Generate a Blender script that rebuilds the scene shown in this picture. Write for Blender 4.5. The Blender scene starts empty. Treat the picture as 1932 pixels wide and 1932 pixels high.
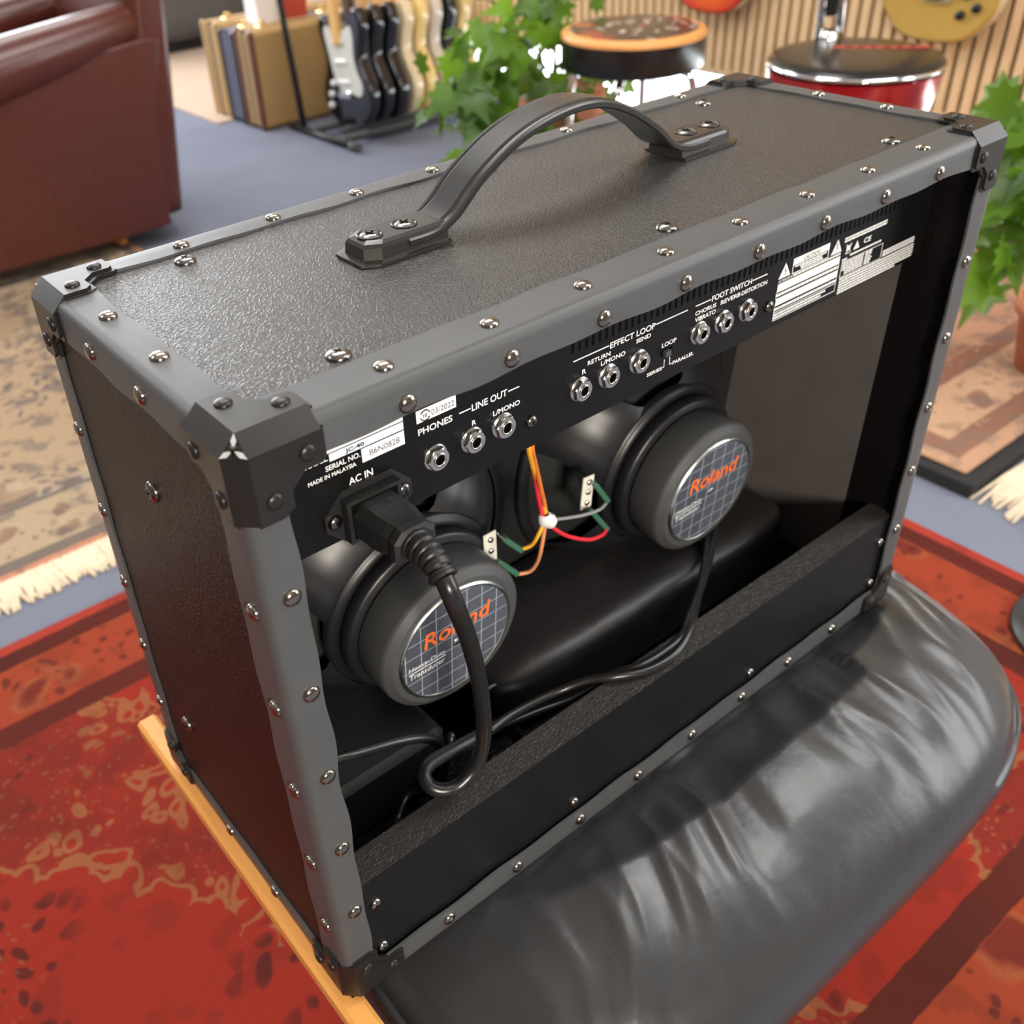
import bpy, math, random
from math import sin, cos, pi, radians, sqrt
from mathutils import Vector, Matrix, Euler

# ------------------------------------------------------------------ camera
scene = bpy.context.scene
col = scene.collection
FPX, CX, CY = 1873.2849, 857.1503, 957.0314
CAM = Vector((-0.130189, -0.330690, 0.647958))
RX = Vector((0.7837937, -0.6186598, -0.0541055))
RY = Vector((-0.3988556, -0.4347042, -0.8074320))
RZ = Vector((0.4760058, 0.6544404, -0.5874744))
cd = bpy.data.cameras.new('camera')
cam = bpy.data.objects.new('camera', cd)
col.objects.link(cam)
cam.matrix_world = Matrix(((RX.x, -RY.x, -RZ.x, CAM.x), (RX.y, -RY.y, -RZ.y, CAM.y),
                           (RX.z, -RY.z, -RZ.z, CAM.z), (0, 0, 0, 1)))
cd.sensor_width = 36.0
cd.lens = FPX / 1932 * 36.0
cd.shift_x = (966 - CX) / 1932
cd.shift_y = (CY - 966) / 1932
cd.clip_start = 0.02
cd.clip_end = 100
cd.dof.use_dof = True
cd.dof.focus_distance = 0.56
cd.dof.aperture_fstop = 9.5
scene.camera = cam

# ------------------------------------------------------------------ world, lamps, exposure
FLOOR = -0.42
CEIL = 2.15
world = bpy.data.worlds.new('daylight')
scene.world = world
world.use_nodes = True
bg = world.node_tree.nodes['Background']
bg.inputs[0].default_value = (0.93, 0.97, 1.0, 1)
bg.inputs[1].default_value = 7.0

def area(name, loc, target, sx, sy, power, color=(1, 1, 1)):
    ld = bpy.data.lights.new(name, 'AREA')
    ld.shape = 'RECTANGLE'
    ld.size, ld.size_y = sx, sy
    ld.energy = power
    ld.color = color
    o = bpy.data.objects.new(name, ld)
    col.objects.link(o)
    o.location = loc
    d = Vector(target) - Vector(loc)
    o.rotation_euler = d.to_track_quat('-Z', 'Y').to_euler()
    return o

# daylight of the shop windows (outside the picture), ceiling panels, one warm lamp
area('window_daylight', (0.6, 6.2, 1.2), (0.6, 0, 0.3), 3.6, 1.4, 150, (0.93, 0.96, 1.0))
area('window_daylight', (2.70, -1.3, 0.85), (0, -0.6, 0.2), 1.8, 1.5, 40, (0.95, 0.97, 1.0))
for cx_, cy_ in ((0.9, 1.3), (0.9, 3.6), (1.7, -0.7), (-1.5, 1.6)):
    area('ceiling_panel', (cx_, cy_, CEIL - 0.03), (cx_, cy_, 0), 1.5, 0.8, 24, (1.0, 0.985, 0.96))
area('warm_lamp', (-0.55, -1.9, 0.95), (0.3, 0.1, 0.2), 0.40, 0.40, 42, (1.0, 0.91, 0.79))
por = area('window_portal', (2.79, 1.8, -0.30), (0, 1.8, -0.30), 3.2, 0.2, 1)
por.data.cycles.is_portal = True

scene.view_settings.view_transform = 'Standard'
scene.view_settings.look = 'None'
scene.view_settings.gamma = 1.0
scene.view_settings.use_curve_mapping = False
scene.view_settings.exposure = 0.55

# ------------------------------------------------------------------ node helper + materials
class NT:
    def __init__(s, name):
        s.m = bpy.data.materials.new(name)
        s.m.use_nodes = True
        s.t = s.m.node_tree
        s.b = s.t.nodes['Principled BSDF']
        s.out = s.t.nodes['Material Output']
    def put(s, sock, v):
        if isinstance(v, bpy.types.NodeSocket):
            s.t.links.new(v, sock)
        elif v is not None:
            try:
                sock.default_value = v
            except Exception:
                sock.default_value = tuple(v) + (1,) if len(v) == 3 else v
    def n(s, ty, out=0, props=None, **ins):
        nd = s.t.nodes.new(ty)
        for k, v in (props or {}).items():
            setattr(nd, k, v)
        for k, v in ins.items():
            s.put(nd.inputs[k.replace('_', ' ')], v)
        return nd.outputs[out]
    def math(s, op, a, b=0.0, c=None):
        nd = s.t.nodes.new('ShaderNodeMath')
        nd.operation = op
        s.put(nd.inputs[0], a)
        s.put(nd.inputs[1], b)
        if c is not None:
            s.put(nd.inputs[2], c)
        return nd.outputs[0]
    def mix(s, f, a, b):
        nd = s.t.nodes.new('ShaderNodeMix')
        nd.data_type = 'RGBA'
        s.put(nd.inputs[0], f)
        s.put(nd.inputs[6], a if isinstance(a, bpy.types.NodeSocket) else tuple(a) + (1,))
        s.put(nd.inputs[7], b if isinstance(b, bpy.types.NodeSocket) else tuple(b) + (1,))
        return nd.outputs[2]
    def ramp(s, f, stops, interp='LINEAR'):
        nd = s.t.nodes.new('ShaderNodeValToRGB')
        cr = nd.color_ramp
        cr.interpolation = interp
        while len(cr.elements) < len(stops):
            cr.elements.new(1)
        for e, (p, c) in zip(cr.elements, stops):
            e.position = p
            e.color = tuple(c) + (1,)
        s.put(nd.inputs[0], f)
        return nd.outputs[0]
    def obj(s):
        return s.n('ShaderNodeTexCoord', 3)
    def sep(s, v):
        nd = s.t.nodes.new('ShaderNodeSeparateXYZ')
        s.put(nd.inputs[0], v)
        return nd.outputs
    def bump(s, h, strength, dist):
        nd = s.t.nodes.new('ShaderNodeBump')
        nd.inputs['Strength'].default_value = strength
        nd.inputs['Distance'].default_value = dist
        s.put(nd.inputs['Height'], h)
        s.put(s.b.inputs['Normal'], nd.outputs[0])
    def set(s, **k):
        for kk, v in k.items():
            s.put(s.b.inputs[kk.replace('_', ' ')], tuple(v) + (1,) if isinstance(v, (tuple, list)) and len(v) == 3 else v)
        return s

def simple(name, c, rough=0.5, metal=0.0, spec=0.5, nscale=None, nvar=0.15, bscale=None, bstr=0.2, bdist=0.001, coat=0.0):
    t = NT(name)
    t.set(Roughness=rough, Metallic=metal)
    t.b.inputs['Specular IOR Level'].default_value = spec
    t.b.inputs['Coat Weight'].default_value = coat
    if nscale:
        nz = t.n('ShaderNodeTexNoise', 0, Vector=t.obj(), Scale=nscale, Detail=4.0)
        lo = tuple(max(0, x * (1 - nvar)) for x in c)
        hi = tuple(min(1, x * (1 + nvar)) for x in c)
        t.put(t.b.inputs['Base Color'], t.mix(nz, lo, hi))
    else:
        t.set(Base_Color=c)
    if bscale:
        nz = t.n('ShaderNodeTexNoise', 0, Vector=t.obj(), Scale=bscale, Detail=3.0)
        t.bump(nz, bstr, bdist)
    return t.m

def mat_tolex(name, c, rough, strength=0.6, spec=0.5):
    t = NT(name)
    o = t.obj()
    nz = t.n('ShaderNodeTexNoise', 1, Vector=o, Scale=130.0, Detail=2.0)
    w = t.n('ShaderNodeMix', 1, {'data_type': 'VECTOR'}, Factor=0.006, A=o, B=nz)
    vo = t.n('ShaderNodeTexVoronoi', 0, {'feature': 'DISTANCE_TO_EDGE'}, Vector=w, Scale=330.0)
    h = t.math('MINIMUM', t.math('MULTIPLY', vo, 3.0), 0.5)
    n2 = t.n('ShaderNodeTexNoise', 0, Vector=o, Scale=900.0, Detail=2.0)
    hh = t.math('ADD', t.math('SUBTRACT', 0.5, h), t.math('MULTIPLY', n2, 0.35))
    t.bump(hh, strength, 0.0007)
    n3 = t.n('ShaderNodeTexNoise', 0, Vector=o, Scale=9.0, Detail=3.0)
    lo = tuple(x * 0.85 for x in c)
    hi = tuple(x * 1.2 for x in c)
    t.put(t.b.inputs['Base Color'], t.mix(n3, lo, hi))
    t.set(Roughness=rough)
    t.b.inputs['Specular IOR Level'].default_value = spec
    return t.m

MT = {}
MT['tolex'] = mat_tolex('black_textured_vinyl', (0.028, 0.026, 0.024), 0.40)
MT['tolex_shaded'] = mat_tolex('black_textured_vinyl_shaded', (0.0050, 0.0043, 0.0043), 0.40, 0.6, 0.22)  # same vinyl as the top, darkened so the sides carry painted shade
MT['trim'] = simple('charcoal_vinyl_trim', (0.060, 0.063, 0.066), 0.46, nscale=30, nvar=0.12, bscale=600, bstr=0.08, bdist=0.0004)
MT['corner'] = simple('black_plastic_corner', (0.013, 0.012, 0.011), 0.34, spec=0.4, nscale=60, nvar=0.2, bscale=900, bstr=0.06, bdist=0.0003)
MT['worn'] = simple('worn_edge', (0.45, 0.45, 0.46), 0.5, nscale=200)
MT['rivet'] = simple('dark_nickel', (0.33, 0.30, 0.26), 0.16, 1.0, nscale=90, nvar=0.2)
MT['blackscrew'] = simple('black_steel_screw', (0.20, 0.19, 0.18), 0.22, 1.0, nscale=200)
MT['panel'] = simple('black_painted_steel', (0.0035, 0.0035, 0.0038), 0.42, spec=0.25, nscale=40, nvar=0.2, bscale=1500, bstr=0.04, bdist=0.0002)
MT['rail'] = simple('black_painted_board', (0.0045, 0.0045, 0.0055), 0.5, spec=0.25, nscale=50, nvar=0.2)
MT['slot'] = simple('slot_darkness', (0.001, 0.001, 0.001), 0.9, spec=0.1, nscale=50)
MT['ink'] = simple('white_print', (0.80, 0.80, 0.78), 0.6, nscale=300, nvar=0.05)
MT['paper'] = simple('white_sticker', (0.86, 0.86, 0.88), 0.4, nscale=200, nvar=0.03)
MT['bluepaper'] = simple('pale_blue_sticker', (0.62, 0.68, 0.76), 0.4, nscale=200, nvar=0.03)
MT['blackink'] = simple('black_print', (0.01, 0.01, 0.01), 0.6, nscale=200)
MT['greyink'] = simple('grey_print', (0.10, 0.10, 0.11), 0.6, nscale=200)
MT['nut'] = simple('nickel_nut', (0.70, 0.66, 0.60), 0.25, 1.0, nscale=300, nvar=0.1)
MT['washer'] = simple('steel_washer', (0.60, 0.60, 0.62), 0.2, 1.0, nscale=300, nvar=0.1)
MT['rubber'] = simple('black_cord_rubber', (0.010, 0.010, 0.010), 0.3, nscale=120, bscale=1200, bstr=0.06, bdist=0.0003)
MT['plug'] = simple('black_plug_plastic', (0.012, 0.012, 0.012), 0.42, nscale=120, bscale=1500, bstr=0.1, bdist=0.0003)
MT['boot'] = simple('charcoal_magnet_boot', (0.055, 0.056, 0.058), 0.55, nscale=50)
MT['basket'] = simple('gloss_black_steel', (0.010, 0.010, 0.012), 0.40, 0.0, 0.55, nscale=60)
MT['cone'] = simple('black_paper_cone', (0.010, 0.011, 0.011), 0.75, nscale=80, bscale=500, bstr=0.3, bdist=0.0005)
MT['inner'] = simple('dark_inner_paint', (0.105, 0.092, 0.088), 0.6, nscale=25, nvar=0.25)
MT['baffle'] = simple('black_baffle_board', (0.006, 0.006, 0.006), 0.7, nscale=40)
MT['bag'] = simple('black_vinyl_bag', (0.013, 0.012, 0.012), 0.42, nscale=20, nvar=0.3, bscale=25, bstr=0.5, bdist=0.004)
MT['strap'] = simple('black_rubber_strap', (0.017, 0.017, 0.017), 0.30, nscale=70, nvar=0.1)
MT['bracket'] = simple('black_moulded_bracket', (0.022, 0.020, 0.018), 0.24, nscale=80, nvar=0.1)
MT['green'] = simple('green_sleeve', (0.045, 0.14, 0.085), 0.35, nscale=150)
MT['bone'] = simple('bone_fibre_board', (0.72, 0.70, 0.60), 0.6, nscale=200, nvar=0.08)
MT['wyellow'] = simple('yellow_wire', (0.85, 0.42, 0.03), 0.4, nscale=200, nvar=0.08)
MT['worange'] = simple('orange_wire', (0.75, 0.20, 0.03), 0.4, nscale=200, nvar=0.08)
MT['wpeach'] = simple('peach_wire', (0.65, 0.27, 0.12), 0.4, nscale=200, nvar=0.08)
MT['wred'] = simple('red_wire', (0.75, 0.03, 0.05), 0.35, nscale=200, nvar=0.08)
MT['wgrey'] = simple('grey_wire', (0.30, 0.30, 0.31), 0.35, nscale=200, nvar=0.08)
MT['nylon'] = simple('white_nylon', (0.8, 0.8, 0.76), 0.4, nscale=200, nvar=0.05)
MT['orangeprint'] = simple('orange_print', (0.90, 0.16, 0.03), 0.5, nscale=200, nvar=0.05)
MT['grille'] = simple('grey_grille_cloth', (0.05, 0.05, 0.055), 0.8, bscale=900, bstr=0.5, bdist=0.001, nscale=300)

def mat_label():
    t = NT('dark_grid_foil')
    x, y, z = t.sep(t.obj())
    def line(c, p, w):
        fr = t.math('FRACT', t.math('ADD', t.math('DIVIDE', c, p), 50.37))
        return t.math('LESS_THAN', fr, w)
    a = t.math('MAXIMUM', line(x, 0.0135, 0.05), line(z, 0.0125, 0.05))
    fine = t.math('MULTIPLY', line(x, 0.0014, 0.35), t.math('LESS_THAN', x, -0.004))
    c1 = t.mix(fine, (0.075, 0.085, 0.105), (0.035, 0.040, 0.050))
    t.put(t.b.inputs['Base Color'], t.mix(a, c1, (0.34, 0.37, 0.42)))
    t.set(Roughness=0.35)
    return t.m
MT['grid'] = mat_label()

def mat_rim():
    t = NT('iridescent_chrome')
    nz = t.n('ShaderNodeTexNoise', 0, Vector=t.obj(), Scale=140.0, Detail=3.0)
    t.put(t.b.inputs['Base Color'], t.ramp(nz, [(0.2, (0.75, 0.70, 0.80)), (0.5, (0.72, 0.80, 0.68)), (0.8, (0.55, 0.42, 0.60))]))
    t.set(Metallic=1.0, Roughness=0.28)
    t.bump(nz, 0.25, 0.0006)
    return t.m
MT['rim'] = mat_rim()

def mat_leather(name, c, rough, s1=60, str1=0.25, d1=0.002, coat=0.0):
    t = NT(name)
    o = t.obj()
    nz = t.n('ShaderNodeTexNoise', 0, Vector=o, Scale=s1, Detail=3.0)
    vo = t.n('ShaderNodeTexVoronoi', 0, {'feature': 'DISTANCE_TO_EDGE'}, Vector=o, Scale=s1 * 7)
    h = t.math('ADD', nz, t.math('MULTIPLY', t.math('MINIMUM', vo, 0.15), 0.2))
    t.bump(h, str1, d1)
    n2 = t.n('ShaderNodeTexNoise', 0, Vector=o, Scale=s1 * 0.08, Detail=3.0)
    t.put(t.b.inputs['Base Color'], t.mix(n2, tuple(x * 0.8 for x in c), tuple(x * 1.2 for x in c)))
    t.put(t.b.inputs['Roughness'], t.math('ADD', rough - 0.06, t.math('MULTIPLY', nz, 0.12)))
    t.b.inputs['Coat Weight'].default_value = coat
    return t.m
MT['leather'] = mat_leather('black_leather', (0.031, 0.032, 0.034), 0.29, 70, 0.18, 0.0018)
MT['brownleather'] = mat_leather('oxblood_leather', (0.085, 0.021, 0.014), 0.28, 14, 0.10, 0.004)

def mat_wood(name, a, b, rough=0.4, scale=(30, 3, 30)):
    t = NT(name)
    mp = t.n('ShaderNodeMapping', 0, Vector=t.obj(), Scale=scale)
    nz = t.n('ShaderNodeTexNoise', 0, Vector=mp, Scale=4.0, Detail=5.0)
    t.put(t.b.inputs['Base Color'], t.mix(nz, a, b))
    t.set(Roughness=rough)
    return t.m
MT['pine'] = mat_wood('honey_varnished_pine', (0.62, 0.25, 0.06), (0.80, 0.40, 0.11), 0.35)
MT['slat'] = mat_wood('oak_slat', (0.60, 0.40, 0.21), (0.74, 0.52, 0.30), 0.55, (20, 20, 2))
MT['maple'] = mat_wood('maple_neck', (0.70, 0.38, 0.12), (0.80, 0.48, 0.18), 0.35, (20, 20, 3))

def mat_carpet(name, a, b):
    t = NT(name)
    o = t.obj()
    n1 = t.n('ShaderNodeTexNoise', 0, Vector=o, Scale=600.0, Detail=2.0)
    n2 = t.n('ShaderNodeTexNoise', 0, Vector=o, Scale=5.0, Detail=4.0)
    f = t.math('ADD', t.math('MULTIPLY', n1, 0.6), t.math('MULTIPLY', n2, 0.4))
    t.put(t.b.inputs['Base Color'], t.mix(f, a, b))
    t.set(Roughness=0.95)
    t.b.inputs['Specular IOR Level'].default_value = 0.15
    t.bump(n1, 0.5, 0.003)
    return t.m
MT['carpet'] = mat_carpet('blue_carpet', (0.115, 0.130, 0.180), (0.215, 0.230, 0.285))
MT['beigefloor'] = mat_carpet('pale_beige_carpet', (0.42, 0.31, 0.235), (0.52, 0.40, 0.31))

def mat_rug(name, hx, hy, bands, field, dark, tan, second, msize=9.0, seed=0.0, mott=0.35):
    """knotted rug: bands by distance from its edge, flower motifs in the field and in the wide band"""
    t = NT(name)
    o = t.obj()
    x, y, z = t.sep(o)
    wob = t.math('MULTIPLY', t.math('SUBTRACT', t.n('ShaderNodeTexNoise', 0, Vector=o, Scale=25.0, Detail=3.0), 0.5), 0.02)
    d = t.math('MINIMUM', t.math('SUBTRACT', hx, t.math('ABSOLUTE', x)), t.math('SUBTRACT', hy, t.math('ABSOLUTE', y)))
    dw = t.math('ADD', d, t.math('MULTIPLY', wob, 0.35))
    D = 0.5
    base = t.ramp(t.math('DIVIDE', dw, D), [(p / D, c) for p, c in bands], 'CONSTANT')
    mv = t.n('ShaderNodeMapping', 0, Vector=o, Location=(seed, seed * 0.7, 0))
    nv = t.n('ShaderNodeTexNoise', 1, Vector=mv, Scale=9.0, Detail=2.0)
    warp = t.n('ShaderNodeMix', 1, {'data_type': 'VECTOR'}, Factor=0.09, A=mv, B=nv)
    v1 = t.n('ShaderNodeTexVoronoi', 0, Vector=warp, Scale=msize)
    v2 = t.n('ShaderNodeTexVoronoi', 0, Vector=warp, Scale=msize * 4.2)
    v3 = t.n('ShaderNodeTexVoronoi', 0, Vector=warp, Scale=msize * 9.0)
    cl = t.n('ShaderNodeTexNoise', 0, Vector=mv, Scale=2.6, Detail=2.0)
    def soft(v_):
        o_ = t.math('MULTIPLY', v_, 14.0)
        o_.node.use_clamp = True
        return o_
    lt = lambda a_, b_: soft(t.math('SUBTRACT', b_ + 0.03, a_))
    gt = lambda a_, b_: soft(t.math('SUBTRACT', a_, b_ - 0.03))
    mul = lambda a_, b_: t.math('MULTIPLY', a_, b_)
    band = mul(t.math('GREATER_THAN', dw, 0.062), t.math('LESS_THAN', dw, 0.175))
    inf = t.math('GREATER_THAN', dw, 0.215)
    # medallions and sprigs of the wide border
    c = t.mix(mul(mul(band, lt(v1, 0.30)), 0.85), base, second)
    c = t.mix(mul(mul(band, mul(gt(v1, 0.30), lt(v1, 0.36))), 0.4), c, tan)
    c = t.mix(mul(mul(band, lt(v2, 0.26)), 0.7), c, dark)
    # field: scalloped corner pieces outlined in tan
    reg = t.math('ADD', t.n('ShaderNodeTexNoise', 0, Vector=mv, Scale=2.4, Detail=1.0), mul(v2, 0.10))
    spand = mul(inf, gt(reg, 0.60))
    c = t.mix(mul(spand, 0.55), c, second)
    c = t.mix(mul(mul(inf, mul(t.math('GREATER_THAN', reg, 0.575), t.math('LESS_THAN', reg, 0.600))), 0.6), c, tan)
    c = t.mix(mul(mul(spand, lt(v3, 0.22)), 0.45), c, tan)
    c = t.mix(mul(mul(spand, lt(v2, 0.25)), 0.8), c, dark)
    # scattered flower sprigs
    free = mul(inf, lt(reg, 0.575))
    clus = gt(cl, 0.49)
    c = t.mix(mul(mul(free, mul(clus, lt(v2, 0.36))), 0.85), c, dark)
    c = t.mix(mul(mul(free, mul(gt(cl, 0.56), lt(v3, 0.26))), 0.45), c, tan)
    mo = t.n('ShaderNodeTexNoise', 0, Vector=mv, Scale=16.0, Detail=6.0)
    c = t.mix(mul(gt(mo, 0.56), mott), c, dark)
    fad = t.n('ShaderNodeTexNoise', 0, Vector=mv, Scale=4.0, Detail=4.0)
    c = t.mix(t.math('MULTIPLY', fad, 0.35), c, field)
    fine = t.n('ShaderNodeTexNoise', 0, Vector=o, Scale=420.0, Detail=2.0)
    c = t.mix(t.math('MULTIPLY', fine, 0.35), c, dark)
    t.put(t.b.inputs['Base Color'], c)
    t.set(Roughness=0.95)
    t.b.inputs['Specular IOR Level'].default_value = 0.1
    t.bump(fine, 0.6, 0.003)
    return t.m
R1, R2, RB, RO = (0.27, 0.024, 0.014), (0.38, 0.055, 0.026), (0.050, 0.015, 0.010), (0.30, 0.060, 0.020)
RED_BANDS = [(0, (0.36, 0.045, 0.028)), (0.022, RB), (0.058, RO), (0.064, (0.29, 0.05, 0.02)), (0.175, RB), (0.215, R1), (0.4, R1)]
MT['fringe'] = simple('cream_wool_fringe', (0.72, 0.60, 0.44), 0.95, spec=0.1, nscale=60, nvar=0.25)
MT['blackmat'] = simple('black_rubber_mat', (0.012, 0.012, 0.013), 0.8, nscale=40)
MT['wallwhite'] = simple('off_white_wall', (0.66, 0.63, 0.58), 0.8, nscale=3, nvar=0.06)
MT['walltan'] = simple('brown_painted_wall', (0.24, 0.19, 0.15), 0.8, nscale=3, nvar=0.06)
MT['ceilwhite'] = simple('white_ceiling', (0.75, 0.74, 0.72), 0.8, nscale=3, nvar=0.04)
MT['backing'] = simple('black_felt_backing', (0.008, 0.007, 0.006), 0.95, nscale=50)
MT['whiteframe'] = simple('white_window_frame', (0.80, 0.80, 0.79), 0.4, nscale=20, nvar=0.04)
MT['chrome'] = simple('chrome', (0.80, 0.80, 0.80), 0.07, 1.0, nscale=20, nvar=0.04)
MT['blackvinyl'] = simple('black_stool_vinyl', (0.010, 0.010, 0.010), 0.25, nscale=20)
MT['orangeband'] = simple('orange_seat_ring', (0.72, 0.33, 0.10), 0.4, nscale=40)
MT['redpaint'] = simple('red_metalflake', (0.36, 0.012, 0.016), 0.22, 0.35, coat=0.6, nscale=200, nvar=0.25)
MT['terracotta'] = simple('terracotta', (0.55, 0.20, 0.10), 0.75, nscale=25)
MT['soil'] = simple('potting_soil', (0.03, 0.02, 0.014), 0.95, nscale=80, bscale=90, bstr=0.8, bdist=0.01)
MT['greypouf'] = simple('grey_upholstery', (0.085, 0.083, 0.085), 0.8, nscale=25, bscale=300, bstr=0.3, bdist=0.002)
MT['redcarton'] = simple('red_carton', (0.45, 0.06, 0.04), 0.5, nscale=20)
MT['brass'] = simple('brass_latch', (0.90, 0.62, 0.25), 0.2, 1.0, nscale=60)
MT['blackmetal'] = simple('black_powder_coat', (0.012, 0.012, 0.012), 0.4, nscale=60)
MT['foam'] = simple('grey_foam_pad', (0.06, 0.06, 0.06), 0.7, nscale=60)
MT['steel'] = simple('pickup_steel', (0.7, 0.7, 0.7), 0.25, 1.0, nscale=60)

def mat_tweed():
    t = NT('tan_tweed')
    o = t.obj()
    w = t.n('ShaderNodeTexWave', 0, {'bands_direction': 'DIAGONAL'}, Vector=o, Scale=160.0, Distortion=1.0)
    nz = t.n('ShaderNodeTexNoise', 0, Vector=o, Scale=6.0, Detail=3.0)
    c = t.mix(w, (0.33, 0.20, 0.075), (0.50, 0.33, 0.13))
    t.put(t.b.inputs['Base Color'], t.mix(t.math('MULTIPLY', nz, 0.5), c, (0.30, 0.17, 0.06)))
    t.set(Roughness=0.75)
    return t.m
MT['tweed'] = mat_tweed()
MT['caseleather'] = simple('brown_case_leather', (0.13, 0.045, 0.022), 0.5, nscale=40)
MT['casedark'] = simple('dark_case_leather', (0.018, 0.013, 0.015), 0.5, nscale=40)
MT['bluecloth'] = simple('slate_blue_cloth', (0.13, 0.14, 0.21), 0.8, nscale=40)

def mat_leaf():
    t = NT('green_leaf')
    o = t.obj()
    info = t.n('ShaderNodeObjectInfo', 5)
    c = t.ramp(info, [(0.0, (0.018, 0.050, 0.008)), (0.5, (0.045, 0.115, 0.012)), (1.0, (0.12, 0.25, 0.02))])
    nz = t.n('ShaderNodeTexNoise', 0, Vector=o, Scale=30.0, Detail=3.0)
    c2 = t.mix(t.math('MULTIPLY', nz, 0.4), c, (0.05, 0.14, 0.01))
    t.put(t.b.inputs['Base Color'], c2)
    t.set(Roughness=0.38)
    tr = t.t.nodes.new('ShaderNodeBsdfTranslucent')
    t.put(tr.inputs[0], t.mix(0.5, c2, (0.45, 0.75, 0.05)))
    mx = t.t.nodes.new('ShaderNodeMixShader')
    mx.inputs[0].default_value = 0.42
    t.t.links.new(t.b.outputs[0], mx.inputs[1])
    t.t.links.new(tr.outputs[0], mx.inputs[2])
    t.t.links.new(mx.outputs[0], t.out.inputs[0])
    return t.m
MT['leaf'] = mat_leaf()
MT['stem'] = simple('green_stem', (0.10, 0.11, 0.03), 0.6, nscale=40)

def mat_glass():
    t = NT('window_glass')
    for nd in (t.b,):
        t.t.nodes.remove(nd)
    tr = t.t.nodes.new('ShaderNodeBsdfTransparent')
    tr.inputs[0].default_value = (0.97, 0.98, 0.98, 1)
    gl = t.t.nodes.new('ShaderNodeBsdfGlossy')
    gl.inputs['Roughness'].default_value = 0.02
    mx = t.t.nodes.new('ShaderNodeMixShader')
    mx.inputs[0].default_value = 0.06
    t.t.links.new(tr.outputs[0], mx.inputs[1])
    t.t.links.new(gl.outputs[0], mx.inputs[2])
    t.t.links.new(mx.outputs[0], t.out.inputs[0])
    return t.m
MT['glass'] = mat_glass()

def mat_seatprint():
    """printed seat top of the black stool: pale lettering shapes, red and orange patches on brown-black"""
    t = NT('printed_seat_vinyl')
    o = t.obj()
    v = t.n('ShaderNodeTexVoronoi', 0, Vector=o, Scale=38.0)
    nz = t.n('ShaderNodeTexNoise', 0, Vector=o, Scale=8.0, Detail=2.0)
    c = t.ramp(nz, [(0.0, (0.03, 0.02, 0.018)), (0.45, (0.035, 0.022, 0.018)), (0.56, (0.30, 0.04, 0.02)), (0.66, (0.42, 0.16, 0.04))], 'CONSTANT')
    w = t.math('MULTIPLY', t.math('LESS_THAN', v, 0.35), t.math('LESS_THAN', nz, 0.5))
    t.put(t.b.inputs['Base Color'], t.mix(w, c, (0.55, 0.50, 0.47)))
    t.set(Roughness=0.2)
    return t.m
MT['seatprint'] = mat_seatprint()

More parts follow.
